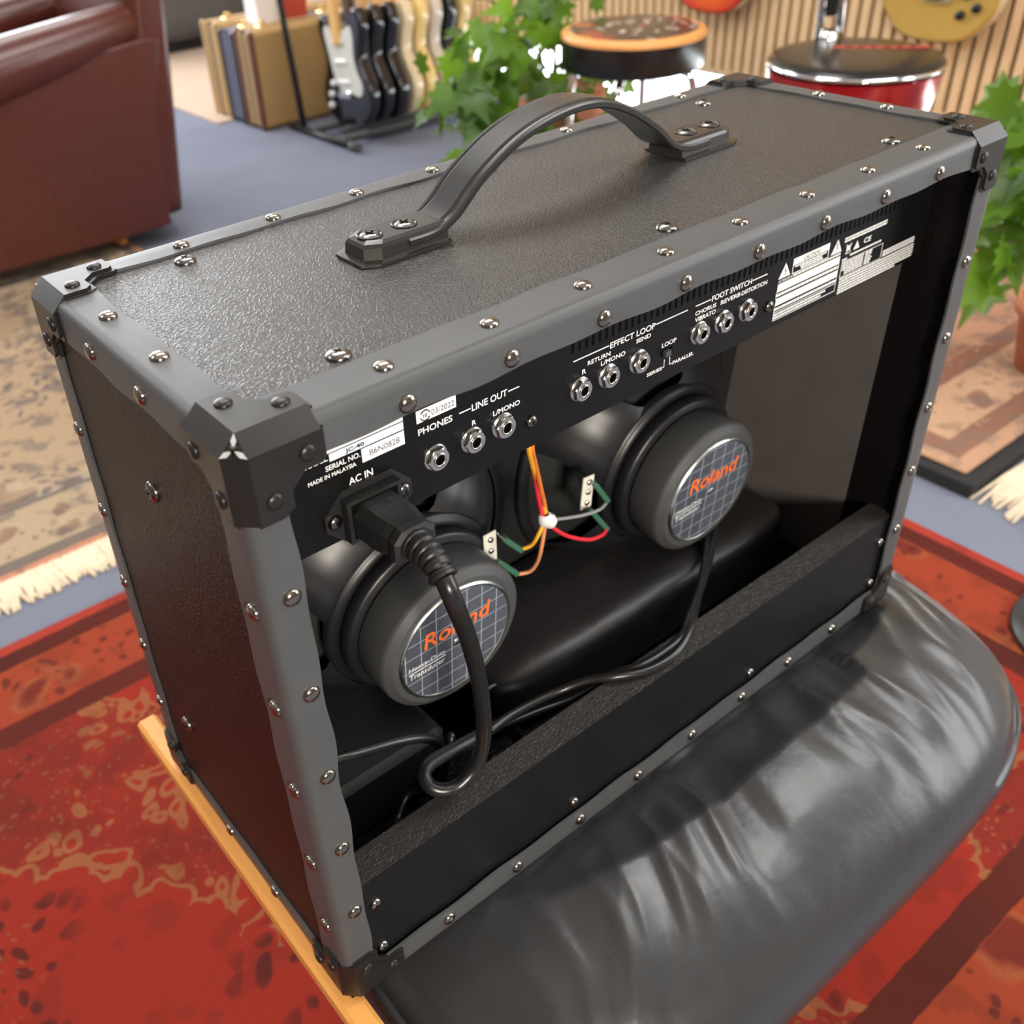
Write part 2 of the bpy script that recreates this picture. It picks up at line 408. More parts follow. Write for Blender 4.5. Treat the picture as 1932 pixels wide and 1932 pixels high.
# ------------------------------------------------------------------ mesh helper
class MB:
    def __init__(s):
        s.v, s.f, s.mi, s.sm = [], [], [], []
    def face(s, idx, m=0, smooth=False):
        s.f.append(tuple(idx)); s.mi.append(m); s.sm.append(smooth)
    def add(s, verts, faces, m=0, smooth=False, M=None):
        b = len(s.v)
        for p in verts:
            s.v.append(tuple(M @ Vector(p)) if M is not None else tuple(p))
        for f in faces:
            s.face([b + i for i in f], m, smooth)
    def box(s, x0, x1, y0, y1, z0, z1, m=0, M=None, bev=0.0):
        if bev <= 0:
            v = [(x, y, z) for z in (z0, z1) for y in (y0, y1) for x in (x0, x1)]
            f = [(0, 2, 3, 1), (4, 5, 7, 6), (0, 1, 5, 4), (2, 6, 7, 3), (0, 4, 6, 2), (1, 3, 7, 5)]
            s.add(v, f, m, False, M)
        else:
            c = [(x0, x1), (y0, y1), (z0, z1)]
            v, idx = [], {}
            for ix in (0, 1):
                for iy in (0, 1):
                    for iz in (0, 1):
                        for a in range(3):
                            p = [c[0][ix], c[1][iy], c[2][iz]]
                            for k, i in enumerate((ix, iy, iz)):
                                if k != a:
                                    p[k] += bev if i == 0 else -bev
                            idx[(ix, iy, iz, a)] = len(v)
                            v.append(p)
            f = []
            for a in range(3):
                for sd in (0, 1):
                    o = [k for k in range(3) if k != a]
                    q = []
                    for (i, j) in ((0, 0), (1, 0), (1, 1), (0, 1)):
                        k = [0, 0, 0]; k[a] = sd; k[o[0]] = i; k[o[1]] = j
                        q.append(idx[(*k, a)])
                    if (a != 1) != (sd == 1):
                        q = q[::-1]
                    f.append(q)
            for a in range(3):
                o = [k for k in range(3) if k != a]
                for i in (0, 1):
                    for j in (0, 1):
                        k0 = [0, 0, 0]; k0[o[0]] = i; k0[o[1]] = j
                        k1 = list(k0); k1[a] = 1
                        f.append([idx[(*k0, o[0])], idx[(*k1, o[0])], idx[(*k1, o[1])], idx[(*k0, o[1])]])
            for ix in (0, 1):
                for iy in (0, 1):
                    for iz in (0, 1):
                        f.append([idx[(ix, iy, iz, a)] for a in range(3)])
            s.add(v, f, m, False, M)
    def prism(s, poly, lo, hi, axis=2, m=0, M=None, smooth=False):
        """poly of (a,b) extruded along axis"""
        def P(a, b, h):
            return {0: (h, a, b), 1: (a, h, b), 2: (a, b, h)}[axis]
        n = len(poly)
        v = [P(a, b, lo) for a, b in poly] + [P(a, b, hi) for a, b in poly]
        b0 = len(s.v)
        s.add(v, [], m, False, M)
        s.face([b0 + i for i in range(n)][::-1], m)
        s.face([b0 + n + i for i in range(n)], m)
        for i in range(n):
            j = (i + 1) % n
            s.face([b0 + i, b0 + j, b0 + n + j, b0 + n + i], m, smooth)
    def lathe(s, prof, n=32, m=0, M=None, smooth=True, a0=0.0, a1=2 * pi, cap=False):
        """prof of (r,z) spun about z"""
        full = abs(a1 - a0 - 2 * pi) < 1e-6
        k = n if full else n + 1
        b = len(s.v)
        for r, z in prof:
            for i in range(k):
                a = a0 + (a1 - a0) * i / n
                p = (r * cos(a), r * sin(a), z)
                s.v.append(tuple(M @ Vector(p)) if M is not None else p)
        for j in range(len(prof) - 1):
            for i in range(n):
                i2 = (i + 1) % k
                q = [b + j * k + i, b + j * k + i2, b + (j + 1) * k + i2, b + (j + 1) * k + i]
                if prof[j][0] < 1e-7:
                    q = [q[0], q[2], q[3]]
                elif prof[j + 1][0] < 1e-7:
                    q = q[:3]
                s.face(q, m, smooth)
    def tube(s, pts, r, n=10, m=0, cap=True, M=None):
        pts = [Vector(p) for p in pts]
        rr = r if isinstance(r, (list, tuple)) else [r] * len(pts)
        t0 = (pts[1] - pts[0]).normalized()
        up = Vector((0, 0, 1)) if abs(t0.z) < 0.9 else Vector((1, 0, 0))
        nrm = (up - t0 * up.dot(t0)).normalized()
        b = len(s.v)
        for i, p in enumerate(pts):
            t = (pts[min(i + 1, len(pts) - 1)] - pts[max(i - 1, 0)]).normalized()
            nrm = (nrm - t * nrm.dot(t)).normalized()
            bi = t.cross(nrm)
            for k in range(n):
                a = 2 * pi * k / n
                q = p + (nrm * cos(a) + bi * sin(a)) * rr[i]
                s.v.append(tuple(M @ q) if M is not None else tuple(q))
        for i in range(len(pts) - 1):
            for k in range(n):
                k2 = (k + 1) % n
                s.face([b + i * n + k, b + i * n + k2, b + (i + 1) * n + k2, b + (i + 1) * n + k], m, True)
        if cap:
            s.face([b + k for k in range(n)][::-1], m)
            s.face([b + (len(pts) - 1) * n + k for k in range(n)], m)
    def grid(s, fn, nu, nv, m=0, smooth=True, wrapu=False):
        b = len(s.v)
        ku = nu if wrapu else nu + 1
        for j in range(nv + 1):
            for i in range(ku):
                s.v.append(tuple(fn(i / nu, j / nv)))
        for j in range(nv):
            for i in range(nu):
                i2 = (i + 1) % ku
                s.face([b + j * ku + i, b + j * ku + i2, b + (j + 1) * ku + i2, b + (j + 1) * ku + i], m, smooth)
    def mesh(s, name, mats):
        me = bpy.data.meshes.new(name)
        me.from_pydata(s.v, [], s.f)
        for m in mats:
            me.materials.append(MT[m])
        me.polygons.foreach_set('material_index', s.mi)
        me.polygons.foreach_set('use_smooth', s.sm)
        me.update()
        return me
    def build(s, name, mats, parent=None, loc=(0, 0, 0), rot=None):
        if isinstance(mats, str):
            mats = [mats]
        return link(name, s.mesh(name, mats), parent, loc, rot)

def link(name, me, parent=None, loc=(0, 0, 0), rot=None):
    o = bpy.data.objects.new(name, me)
    col.objects.link(o)
    o.location = loc
    if rot is not None:
        if isinstance(rot, Matrix):
            o.rotation_euler = rot.to_euler()
        else:
            o.rotation_euler = rot
    if parent is not None:
        o.parent = parent
    return o

def fixn(o):
    import bmesh
    bm = bmesh.new()
    bm.from_mesh(o.data)
    bmesh.ops.recalc_face_normals(bm, faces=bm.faces)
    bm.to_mesh(o.data)
    bm.free()
    return o

def tag(o, label, cat, group=None):
    o['label'] = label
    o['category'] = cat
    if group:
        o['group'] = group
    return o

def thing(name, loc, label, cat, group=None, rz=0.0):
    o = bpy.data.objects.new(name, None)
    col.objects.link(o)
    o.location = loc
    o.rotation_euler = (0, 0, rz)
    o.empty_display_size = 0.05
    return tag(o, label, cat, group)

def struct(o):
    o['kind'] = 'structure'
    return o

def lab(o, l):
    o['label'] = l
    return o

def spline(pts, n=8, closed=False):
    """Catmull-Rom through the points"""
    P = [Vector(p) for p in pts]
    out = []
    m = len(P)
    rng = range(m) if closed else range(m - 1)
    for i in rng:
        if closed:
            p0, p1, p2, p3 = P[i - 1], P[i], P[(i + 1) % m], P[(i + 2) % m]
        else:
            p0, p1, p2, p3 = P[max(i - 1, 0)], P[i], P[i + 1], P[min(i + 2, m - 1)]
        for k in range(n):
            t = k / n
            out.append(0.5 * ((2 * p1) + (p2 - p0) * t + (2 * p0 - 5 * p1 + 4 * p2 - p3) * t * t + (3 * p1 - p0 - 3 * p2 + p3) * t ** 3))
    if not closed:
        out.append(P[-1])
    return out

rnd = random.Random(7)

# ------------------------------------------------------------------ room
b = MB(); b.box(-3.2, 2.95, -3.2, 6.4, FLOOR - 0.05, FLOOR)
struct(b.build('floor', 'carpet'))
b = MB(); b.box(-3.2, 2.95, -3.2, 6.4, CEIL, CEIL + 0.05)
struct(b.build('ceiling', 'ceilwhite'))
b = MB(); b.box(-3.25, -3.2, -3.2, 6.4, FLOOR, CEIL)
struct(b.build('wall_left', 'walltan'))
b = MB(); b.box(-3.2, 2.95, 6.4, 6.45, FLOOR, CEIL)
struct(b.build('wall_far', 'wallwhite'))
b = MB(); b.box(-3.2, 2.95, -3.25, -3.2, FLOOR, CEIL)
struct(b.build('wall_back', 'walltan'))
WX = 2.80
WY0, WY1 = 0.2, 3.4          # run of the slatted part and of the low window
b = MB()
b.box(WX, WX + 0.12, WY0, WY1, -0.195, CEIL)
b.box(WX, WX + 0.12, -3.2, WY0, FLOOR, CEIL, 1)
b.box(WX, WX + 0.12, WY1, 6.4, FLOOR, CEIL, 1)
wall = struct(b.build('wall_right', ['backing', 'wallwhite']))
sm = MB(); sm.box(-0.022, 0, -0.0135, 0.0135, 0, CEIL + 0.2, bev=0.002)
sme = sm.mesh('slat', ['slat'])
y = WY0 + 0.02
while y < WY1 - 0.01:
    link('slat', sme, wall, (WX, y, -0.2))
    y += 0.04
b = MB()
b.box(WX + 0.02, WX + 0.07, WY0, WY1, FLOOR, FLOOR + 0.02)
b.box(WX + 0.02, WX + 0.07, WY0, WY1, -0.215, -0.195)
for yy in (WY0, 1.27, 2.33, WY1 - 0.03):
    b.box(WX + 0.02, WX + 0.07, yy, yy + 0.03, FLOOR + 0.02, -0.215)
win = struct(b.build('window_1', 'whiteframe'))
for i, (a0, a1) in enumerate(((WY0 + 0.03, 1.27), (1.30, 2.33), (2.36, WY1 - 0.03))):
    b = MB(); b.box(WX + 0.042, WX + 0.048, a0, a1, FLOOR + 0.02, -0.215)
    b.build('pane', 'glass', win)

import mathutils
def nz3(x, y, z=0.0):
    return mathutils.noise.noise(Vector((x, y, z)))

# ------------------------------------------------------------------ rugs
def rug(name, x0, x1, y0, y1, zt, matargs, label, rz=0.0, z0=FLOOR):
    hx, hy = (x1 - x0) / 2, (y1 - y0) / 2
    MT[name + label[:6]] = mat_rug(name + '_wool', hx, hy, **matargs)
    t = thing(name, ((x0 + x1) / 2, (y0 + y1) / 2, z0), label, 'rug', rz=rz)
    b = MB(); b.box(-hx, hx, -hy, hy, 0.0005, zt, bev=0.003)
    b.build('pile', name + label[:6], t)
    return t, hx, hy

def fringe(t, hx, hy, side, length, x0=None, x1=None):
    """knotted strands along the -y side"""
    b = MB()
    x = -hx if x0 is None else x0
    xe = hx if x1 is None else x1
    while x < xe:
        l = length * rnd.uniform(0.75, 1.1)
        dx = rnd.uniform(-0.02, 0.02)
        w = rnd.uniform(0.004, 0.008)
        p = [(x, -hy, 0.008), (x + dx * 0.4, -hy - l * 0.4, 0.007), (x + dx, -hy - l, 0.003)]
        b.tube(p, [w * 0.7, w, w * 0.5], 5)
        x += rnd.uniform(0.0018, 0.0036)
    o = b.build('fringe', 'fringe', t)
    o['kind'] = 'stuff'
    return o

rug('red_rug', -1.5, 1.285, -0.36, 1.04, 0.009,
    dict(bands=RED_BANDS, field=R1, dark=(0.030, 0.013, 0.012), tan=(0.30, 0.16, 0.06), second=(0.10, 0.018, 0.013), msize=8.5, seed=3.1, mott=0.25),
    'red patterned wool rug under the leather footstool')
BB = [(0, (0.55, 0.22, 0.12)), (0.018, (0.13, 0.11, 0.10)), (0.05, (0.42, 0.32, 0.20)), (0.20, (0.12, 0.11, 0.11)), (0.24, (0.40, 0.29, 0.18)), (0.4, (0.40, 0.28, 0.17))]
t, hx, hy = rug('beige_rug', -1.6, 0.85, 1.20, 2.75, 0.009,
    dict(bands=BB, field=(0.44, 0.31, 0.18), dark=(0.075, 0.070, 0.085), tan=(0.52, 0.42, 0.28), second=(0.22, 0.12, 0.08), msize=10.0, seed=8.3, mott=0.65),
    'faded beige and grey patterned rug in front of the armchair')
fringe(t, hx, hy, 0, 0.075, -0.6, hx)
plat = thing('rug_platform', (2.12, 0.92, FLOOR), 'low black platform edge beneath the faded pink rug', 'platform')
b = MB(); b.box(-0.70, 0.64, -0.66, 0.42, 0, 0.03, bev=0.004)
b.build('base', 'blackmat', plat)
PB = [(0, (0.48, 0.27, 0.16)), (0.03, (0.20, 0.08, 0.05)), (0.075, (0.50, 0.30, 0.18)), (0.19, (0.22, 0.09, 0.055)), (0.235, (0.45, 0.22, 0.13)), (0.40, (0.50, 0.30, 0.20))]
t, hx, hy = rug('faded_rug', 1.44, 2.74, 0.285, 1.325, 0.008,
    dict(bands=PB, field=(0.52, 0.31, 0.19), dark=(0.09, 0.075, 0.075), tan=(0.55, 0.43, 0.27), second=(0.24, 0.08, 0.05), msize=10.0, seed=1.7, mott=0.5),
    'faded pink and beige rug lying on the black platform', z0=FLOOR + 0.03)
fr = thing('fringed_rug', (2.0, -0.17, FLOOR), 'rug edge with long cream fringe beside the black platform', 'rug')
MT['fr2'] = mat_rug('fringed_rug_wool', 0.40, 0.42, bands=PB, field=(0.52, 0.31, 0.19), dark=(0.09, 0.07, 0.07), tan=(0.55, 0.43, 0.27), second=(0.24, 0.08, 0.05))
b = MB(); b.box(-0.40, 0.40, -0.42, 0.42, 0.0005, 0.008, bev=0.003)
b.build('pile', 'fr2', fr)
b = MB()
for k in range(330):
    yy = -0.42 + 0.84 * k / 330
    dy, l = 0.025 * nz3(k * 0.11, 3.0) + rnd.uniform(-0.012, 0.012), 0.17 + 0.05 * nz3(k * 0.07, 8.0) + rnd.uniform(-0.02, 0.02)
    b.tube([(-0.395, yy, 0.007), (-0.395 - l * 0.5, yy + dy * 0.3, 0.009), (-0.395 - l, yy + dy, 0.003)], [0.004, 0.005, 0.0025], 5)
o = b.build('fringe', 'fringe', fr); o['kind'] = 'stuff'
b = MB(); b.box(-0.55, 0.60, -1.25, 1.30, 0.0005, 0.006)
tag(b.build('floor_mat', 'beigefloor', None, (2.215, 4.85, FLOOR)), 'pale beige carpet area behind the tweed cases', 'carpet')

# ------------------------------------------------------------------ footstool
fs = thing('footstool', (0.34, 0.08, FLOOR), 'black leather footstool with a honey-coloured wooden side board under the amplifier', 'footstool')
def L(p):
    return (p[0] - 0.34, p[1] - 0.08, p[2] - FLOOR)
import mathutils
def nz3(x, y, z=0.0):
    return mathutils.noise.noise(Vector((x, y, z)))
X0, X1, Y0, Y1, RC = 0.022, 0.712, -0.172, 0.352, 0.155
def rr_pt(a, s):
    """rounded rectangle, scaled by s towards the middle; a in 0..1"""
    hx, hy = (X1 - X0) / 2, (Y1 - Y0) / 2
    th = a * 2 * pi
    ex = 0.52
    c, d = cos(th), sin(th)
    return ((X0 + X1) / 2 + hx * s * math.copysign(abs(c) ** ex, c), (Y0 + Y1) / 2 + hy * s * math.copysign(abs(d) ** ex, d))
def top_z(x, y):
    """height of the cushion's upper skin, pressed flat by the amplifier"""
    hx, hy = (X1 - X0) / 2, (Y1 - Y0) / 2
    u, v = (x - (X0 + X1) / 2) / hx, (y - (Y0 + Y1) / 2) / hy
    e = min(1.0, (abs(u) ** 3.4 + abs(v) ** 3.4) ** (1 / 3.4))
    z = -0.075 + 0.098 * sqrt(max(0.0, 1 - e ** 2.6))
    # pressed under the box
    dx = max(0.0, -x, x - 0.612)
    dy = max(0.0, -y, y - 0.274)
    d = sqrt(dx * dx + dy * dy)
    k = max(0.0, 1 - d / 0.06)
    lim = -0.0052 + d * (0.55 if x > 0.5 else 0.30)
    left = max(0.0, min(1.0, (0.14 - x) / 0.14))
    z -= 0.022 * left * max(0, 1 - d / 0.2)
    if d < 0.001:
        return min(z, -0.0052)
    z = min(z, lim)
    # folds running out from the box
    if y < 0.02:
        amp = 0.0080 * math.exp(-((d - 0.065) / 0.062) ** 2) * (0.35 + 0.65 * min(1, x / 0.3))
        ph = x - 0.22 * y + 0.030 * nz3(x * 7, y * 10)
        w = 0.9 - 2.6 * abs(nz3(ph * 17, y * 3.0, 1.0))
        w2 = 0.5 - 1.6 * abs(nz3(ph * 41, y * 7.0, 4.0))
        w3 = nz3(ph * 90, y * 30.0, 9.0)
        z += amp * (0.75 * w + 0.38 * w2 + 0.10 * w3) - amp * 0.45
        z = min(z, 0.0 + d * 0.8)
    elif x > 0.61:
        amp = 0.006 * math.exp(-((d - 0.04) / 0.05) ** 2)
        z += amp * 1.4 * nz3(math.atan2(y, x - 0.56) * 5.5, d * 8, 2.0)
    return z
b = MB()
NU = 420
rings = [0.02] + [0.06 + 0.94 * i / 90 for i in range(91)]
base = len(b.v)
for s_ in rings:
    for i in range(NU):
        x, y = rr_pt(i / NU, min(s_, 0.998))
        b.v.append(L((x, y, top_z(x, y))))
nr = len(rings)
# lower half: bulging side and flat underside
for j in range(1, 15):
    a = j / 14 * pi / 2
    for i in range(NU):
        s_ = 0.80 + 0.205 * cos(a)
        if j == 14:
            s_ = 0.70
        x, y = rr_pt(i / NU, s_)
        b.v.append(L((x, y, -0.080 - 0.062 * sin(a))))
nr += 14
for j in range(nr - 1):
    for i in range(NU):
        i2 = (i + 1) % NU
        b.face([j * NU + i, j * NU + i2, (j + 1) * NU + i2, (j + 1) * NU + i], 0, True)
b.face(list(range(NU))[::-1]); b.face([(nr - 1) * NU + i for i in range(NU)])
cush = fixn(b.build('cushion', 'leather', fs))
# piping round the left end seam
b = MB()
b.tube([L((0.024, yy, -0.040 + 0.012 * sin(yy * 9))) for yy in [-0.17 + 0.5 * i / 24 for i in range(25)]], 0.0045, 8)
b.build('piping', 'leather', fs)
for xa, xb in ((-0.009, 0.009), (0.54, 0.558)):
    b = MB()
    zt = -0.0042 if xa < 0 else -0.11
    b.box(xa - 0.34, xb - 0.34, (-0.20 if xa < 0 else -0.02) - 0.08, (0.335 if xa < 0 else 0.28) - 0.08, zt - (0.018 if xa < 0 else 0.05) - FLOOR, zt - FLOOR, bev=0.003)
    b.build('side_board', 'pine', fs)
b = MB(); b.box(0.08 - 0.34, 0.54 - 0.34, -0.06 - 0.08, 0.30 - 0.08, -0.165 - FLOOR, -0.143 - FLOOR, bev=0.003)
b.build('seat_board', 'pine', fs)
for lx in (0.20, 0.50):
    for ly in (0.0, 0.24):
        b = MB(); b.tube([L((lx, ly, FLOOR + 0.0095)), L((lx, ly, -0.165))], [0.014, 0.019], 14)
        b.build('leg', 'pine', fs)

# ------------------------------------------------------------------ amplifier
AH, DT, DB, AW = 0.4343, 0.2370, 0.2717, 0.61
amp = thing('guitar_amplifier', (0, 0, 0), 'black open-backed combo guitar amplifier standing on the leather footstool', 'amplifier')
def fy(z):
    return DB + (DT - DB) * z / AH
TH = 0.016
# cabinet boards
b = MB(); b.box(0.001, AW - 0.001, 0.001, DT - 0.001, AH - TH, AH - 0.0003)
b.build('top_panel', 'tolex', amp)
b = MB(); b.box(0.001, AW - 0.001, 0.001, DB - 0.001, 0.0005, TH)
b.build('bottom_panel', 'tolex_shaded', amp)
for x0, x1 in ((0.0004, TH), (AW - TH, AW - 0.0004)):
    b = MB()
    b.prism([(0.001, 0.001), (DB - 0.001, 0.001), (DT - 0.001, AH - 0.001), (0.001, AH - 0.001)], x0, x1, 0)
    fixn(b.build('side_panel', 'tolex_shaded', amp))
# smooth painted wood inside, beyond the turned-in vinyl
for x0, x1 in ((TH, TH + 0.0006), (AW - TH - 0.0006, AW - TH)):
    b = MB()
    b.prism([(0.052, TH), (0.215, TH), (0.19, 0.33), (0.046, 0.33)], x0, x1, 0)
    fixn(b.build('inner_lining', 'inner', amp))
# front: grille cloth and baffle board follow the slant
b = MB(); b.prism([(fy(0) - 0.016, TH), (fy(0) - 0.010, TH), (fy(0.33) - 0.010, 0.335), (fy(0.33) - 0.016, 0.335)], TH, AW - TH, 0)
fixn(b.build('grille', 'grille', amp))
b = MB(); b.prism([(fy(0) - 0.012, 0.337), (fy(0.4) - 0.030, 0.337), (fy(0.4) - 0.030, AH - TH), (fy(0.43) - 0.010, AH - TH)], TH, AW - TH, 0)
fixn(b.build('front_panel', 'panel', amp))
b = MB(); b.prism([(fy(0) - 0.068, TH), (fy(0) - 0.052, TH), (fy(0.33) - 0.052, 0.335), (fy(0.33) - 0.068, 0.335)], TH, AW - TH, 0)
fixn(b.build('baffle_board', 'baffle', amp))

# ---- rivets and screws (shared meshes)
def dome(r, h, n=14, flange=0.0):
    prof = [(r + flange, 0.0), (r, h * 0.30), (r * 0.86, h * 0.62), (r * 0.60, h * 0.86), (r * 0.3, h * 0.97), (0, h)]
    b = MB(); b.lathe(prof, n)
    return b
ME_RIV = dome(0.0049, 0.0028).mesh('rivet', ['rivet'])
ME_CRIV = dome(0.0042, 0.0020).mesh('corner_rivet', ['corner'])
def phillips(r, h, mats, n=16):
    b = dome(r, h, n)
    for a in (0, pi / 2):
        M = Matrix.Rotation(a + 0.5, 4, 'Z')
        b.box(-r * 0.32, r * 0.32, -r * 0.07, r * 0.07, h * 0.80, h * 1.03, 1, M)
    return b.mesh('screw', mats)
ME_STUD = phillips(0.0064, 0.0030, ['blackscrew', 'slot'])
ME_SCREW = phillips(0.0042, 0.0028, ['blackscrew', 'slot'])
ME_NICK = phillips(0.0042, 0.0028, ['rivet', 'slot'])
def onface(name, me, p, nrm, parent):
    q = Vector(nrm).to_track_quat('Z', 'Y')
    return link(name, me, parent, p, q.to_euler())

# ---- edge trims
UP, DN = Vector((0, 0, 1)), Vector((0, 0, -1))
FN = Vector((0, AH, DB - DT)).normalized()            # outward normal of the slanted front
FD = Vector((0, DT - DB, AH)).normalized()            # up along the front
def trim(O, d, Ln, nA, nB, aA, aB, w=0.0215, w2=None, tA=0.0012, rivA=(), rivB=(), ph=0.0, amp_w=0.0008):
    """folded vinyl strip along an edge; face A has outward normal nA and extends along aA"""
    O, d = Vector(O), Vector(d)
    w2 = w if w2 is None else w2
    b = MB()
    ns = max(8, int(Ln / 0.006))
    rad = 0.0050
    rows = []
    for i in range(ns + 1):
        s_ = 0.013 + (Ln - 0.026) * i / ns
        wob = amp_w * sin(2 * pi * s_ / 0.0628 + ph) + 0.0005 * sin(s_ * 71 + ph)
        wob2 = amp_w * sin(2 * pi * s_ / 0.0628 + ph + 1.0) + 0.0005 * sin(s_ * 57 + ph)
        lift = 0.0002 * (1 + sin(2 * pi * s_ / 0.0628 + ph + 2.2))
        P = O + d * s_
        wa, wb = w + wob, w2 + wob2
        row = [P + aA * wa - nA * 0.0003, P + aA * wa + nA * (tA + lift), P + aA * (w * 0.6) + nA * tA, P + aA * rad + nA * tA]
        for k in range(1, 4):
            a = k / 4 * pi / 2
            row.append(P + aA * (rad - (rad + tA) * sin(a)) + aB * (rad - (rad + tA) * cos(a)))
        row += [P + aB * rad + nB * tA, P + aB * (w2 * 0.6) + nB * tA, P + aB * wb + nB * (tA + lift), P + aB * wb - nB * 0.0003]
        rows.append(row)
    m = len(rows[0])
    for row in rows:
        b.v += [tuple(p) for p in row]
    for i in range(ns):
        for k in range(m - 1):
            b.face([i * m + k, i * m + k + 1, (i + 1) * m + k + 1, (i + 1) * m + k], 0, 1 < k < m - 3)
    b.face(list(range(m))[::-1]); b.face([ns * m + k for k in range(m)])
    o = fixn(b.build('edge_trim', 'trim', amp))
    for s_ in rivA:
        onface('rivet', ME_RIV, O + d * s_ + aA * 0.0132 + nA * tA, nA, o)
    for s_ in rivB:
        onface('rivet', ME_RIV, O + d * s_ + aB * 0.0125 + nB * tA, nB, o)
    return o
X, Yv, Z = Vector((1, 0, 0)), Vector((0, 1, 0)), Vector((0, 0, 1))
rx = [0.0855 + 0.0628 * k for k in range(8)]
trim((0, 0, AH), X, AW, Z, -Yv, Yv, -Z, w=0.0280, w2=0.0188, amp_w=0.0006, rivA=rx, rivB=[r + 0.0015 for r in rx])                      # top / back
trim((0, DT, AH), X, AW, Z, FN, -Yv, -FD, rivA=rx, rivB=rx, ph=1.5)                                 # top / front
trim((0, 0, 0), X, AW, DN, -Yv, Yv, Z, w2=0.0235, rivB=[r - 0.004 for r in rx], ph=0.8)                        # bottom / back
trim((0, DB, 0), X, AW, DN, FN, -Yv, FD, rivB=rx, ph=2.0)                                           # bottom / front
ry = [0.0370 + 0.0605 * k for k in range(4)]
trim((0, 0, AH), Yv, DT, Z, -X, X, -Z, rivA=[0.0965, 0.1590], rivB=[0.0935, 0.1562], ph=0.4)         # top / left
trim((AW, 0, AH), Yv, DT, Z, X, -X, -Z, rivA=[0.0856, 0.1449], rivB=[0.0856, 0.1449], ph=1.1)        # top / right
trim((0, 0, 0), Yv, DB, DN, -X, X, Z, rivB=[0.096, 0.164], ph=0.2)                                  # bottom / left
trim((AW, 0, 0), Yv, DB, DN, X, -X, Z, rivB=[0.096, 0.164], ph=0.2)
rz_ = [0.0920 + 0.0640 * k for k in range(5)]
rzl = [0.0750 + 0.0658 * k for k in range(5)]
trim((0, 0, 0), Z, AH, -Yv, -X, X, Yv, w=0.0205, w2=0.0265, rivA=rz_, rivB=rzl, ph=2.6)                          # back / left
trim((AW, 0, 0), Z, AH, -Yv, X, -X, Yv, w=0.0235, rivA=[0.0876 + 0.0629 * k for k in range(5)], rivB=rzl, ph=0.5)
LF = sqrt(AH ** 2 + (DB - DT) ** 2)
trim((0, DB, 0), FD, LF, FN, -X, X, -Yv, rivA=rz_, rivB=[0.084 + 0.0645 * k for k in range(5)], ph=3.0)
trim((AW, DB, 0), FD, LF, FN, X, -X, -Yv, rivA=rz_, rivB=rz_, ph=3.0)

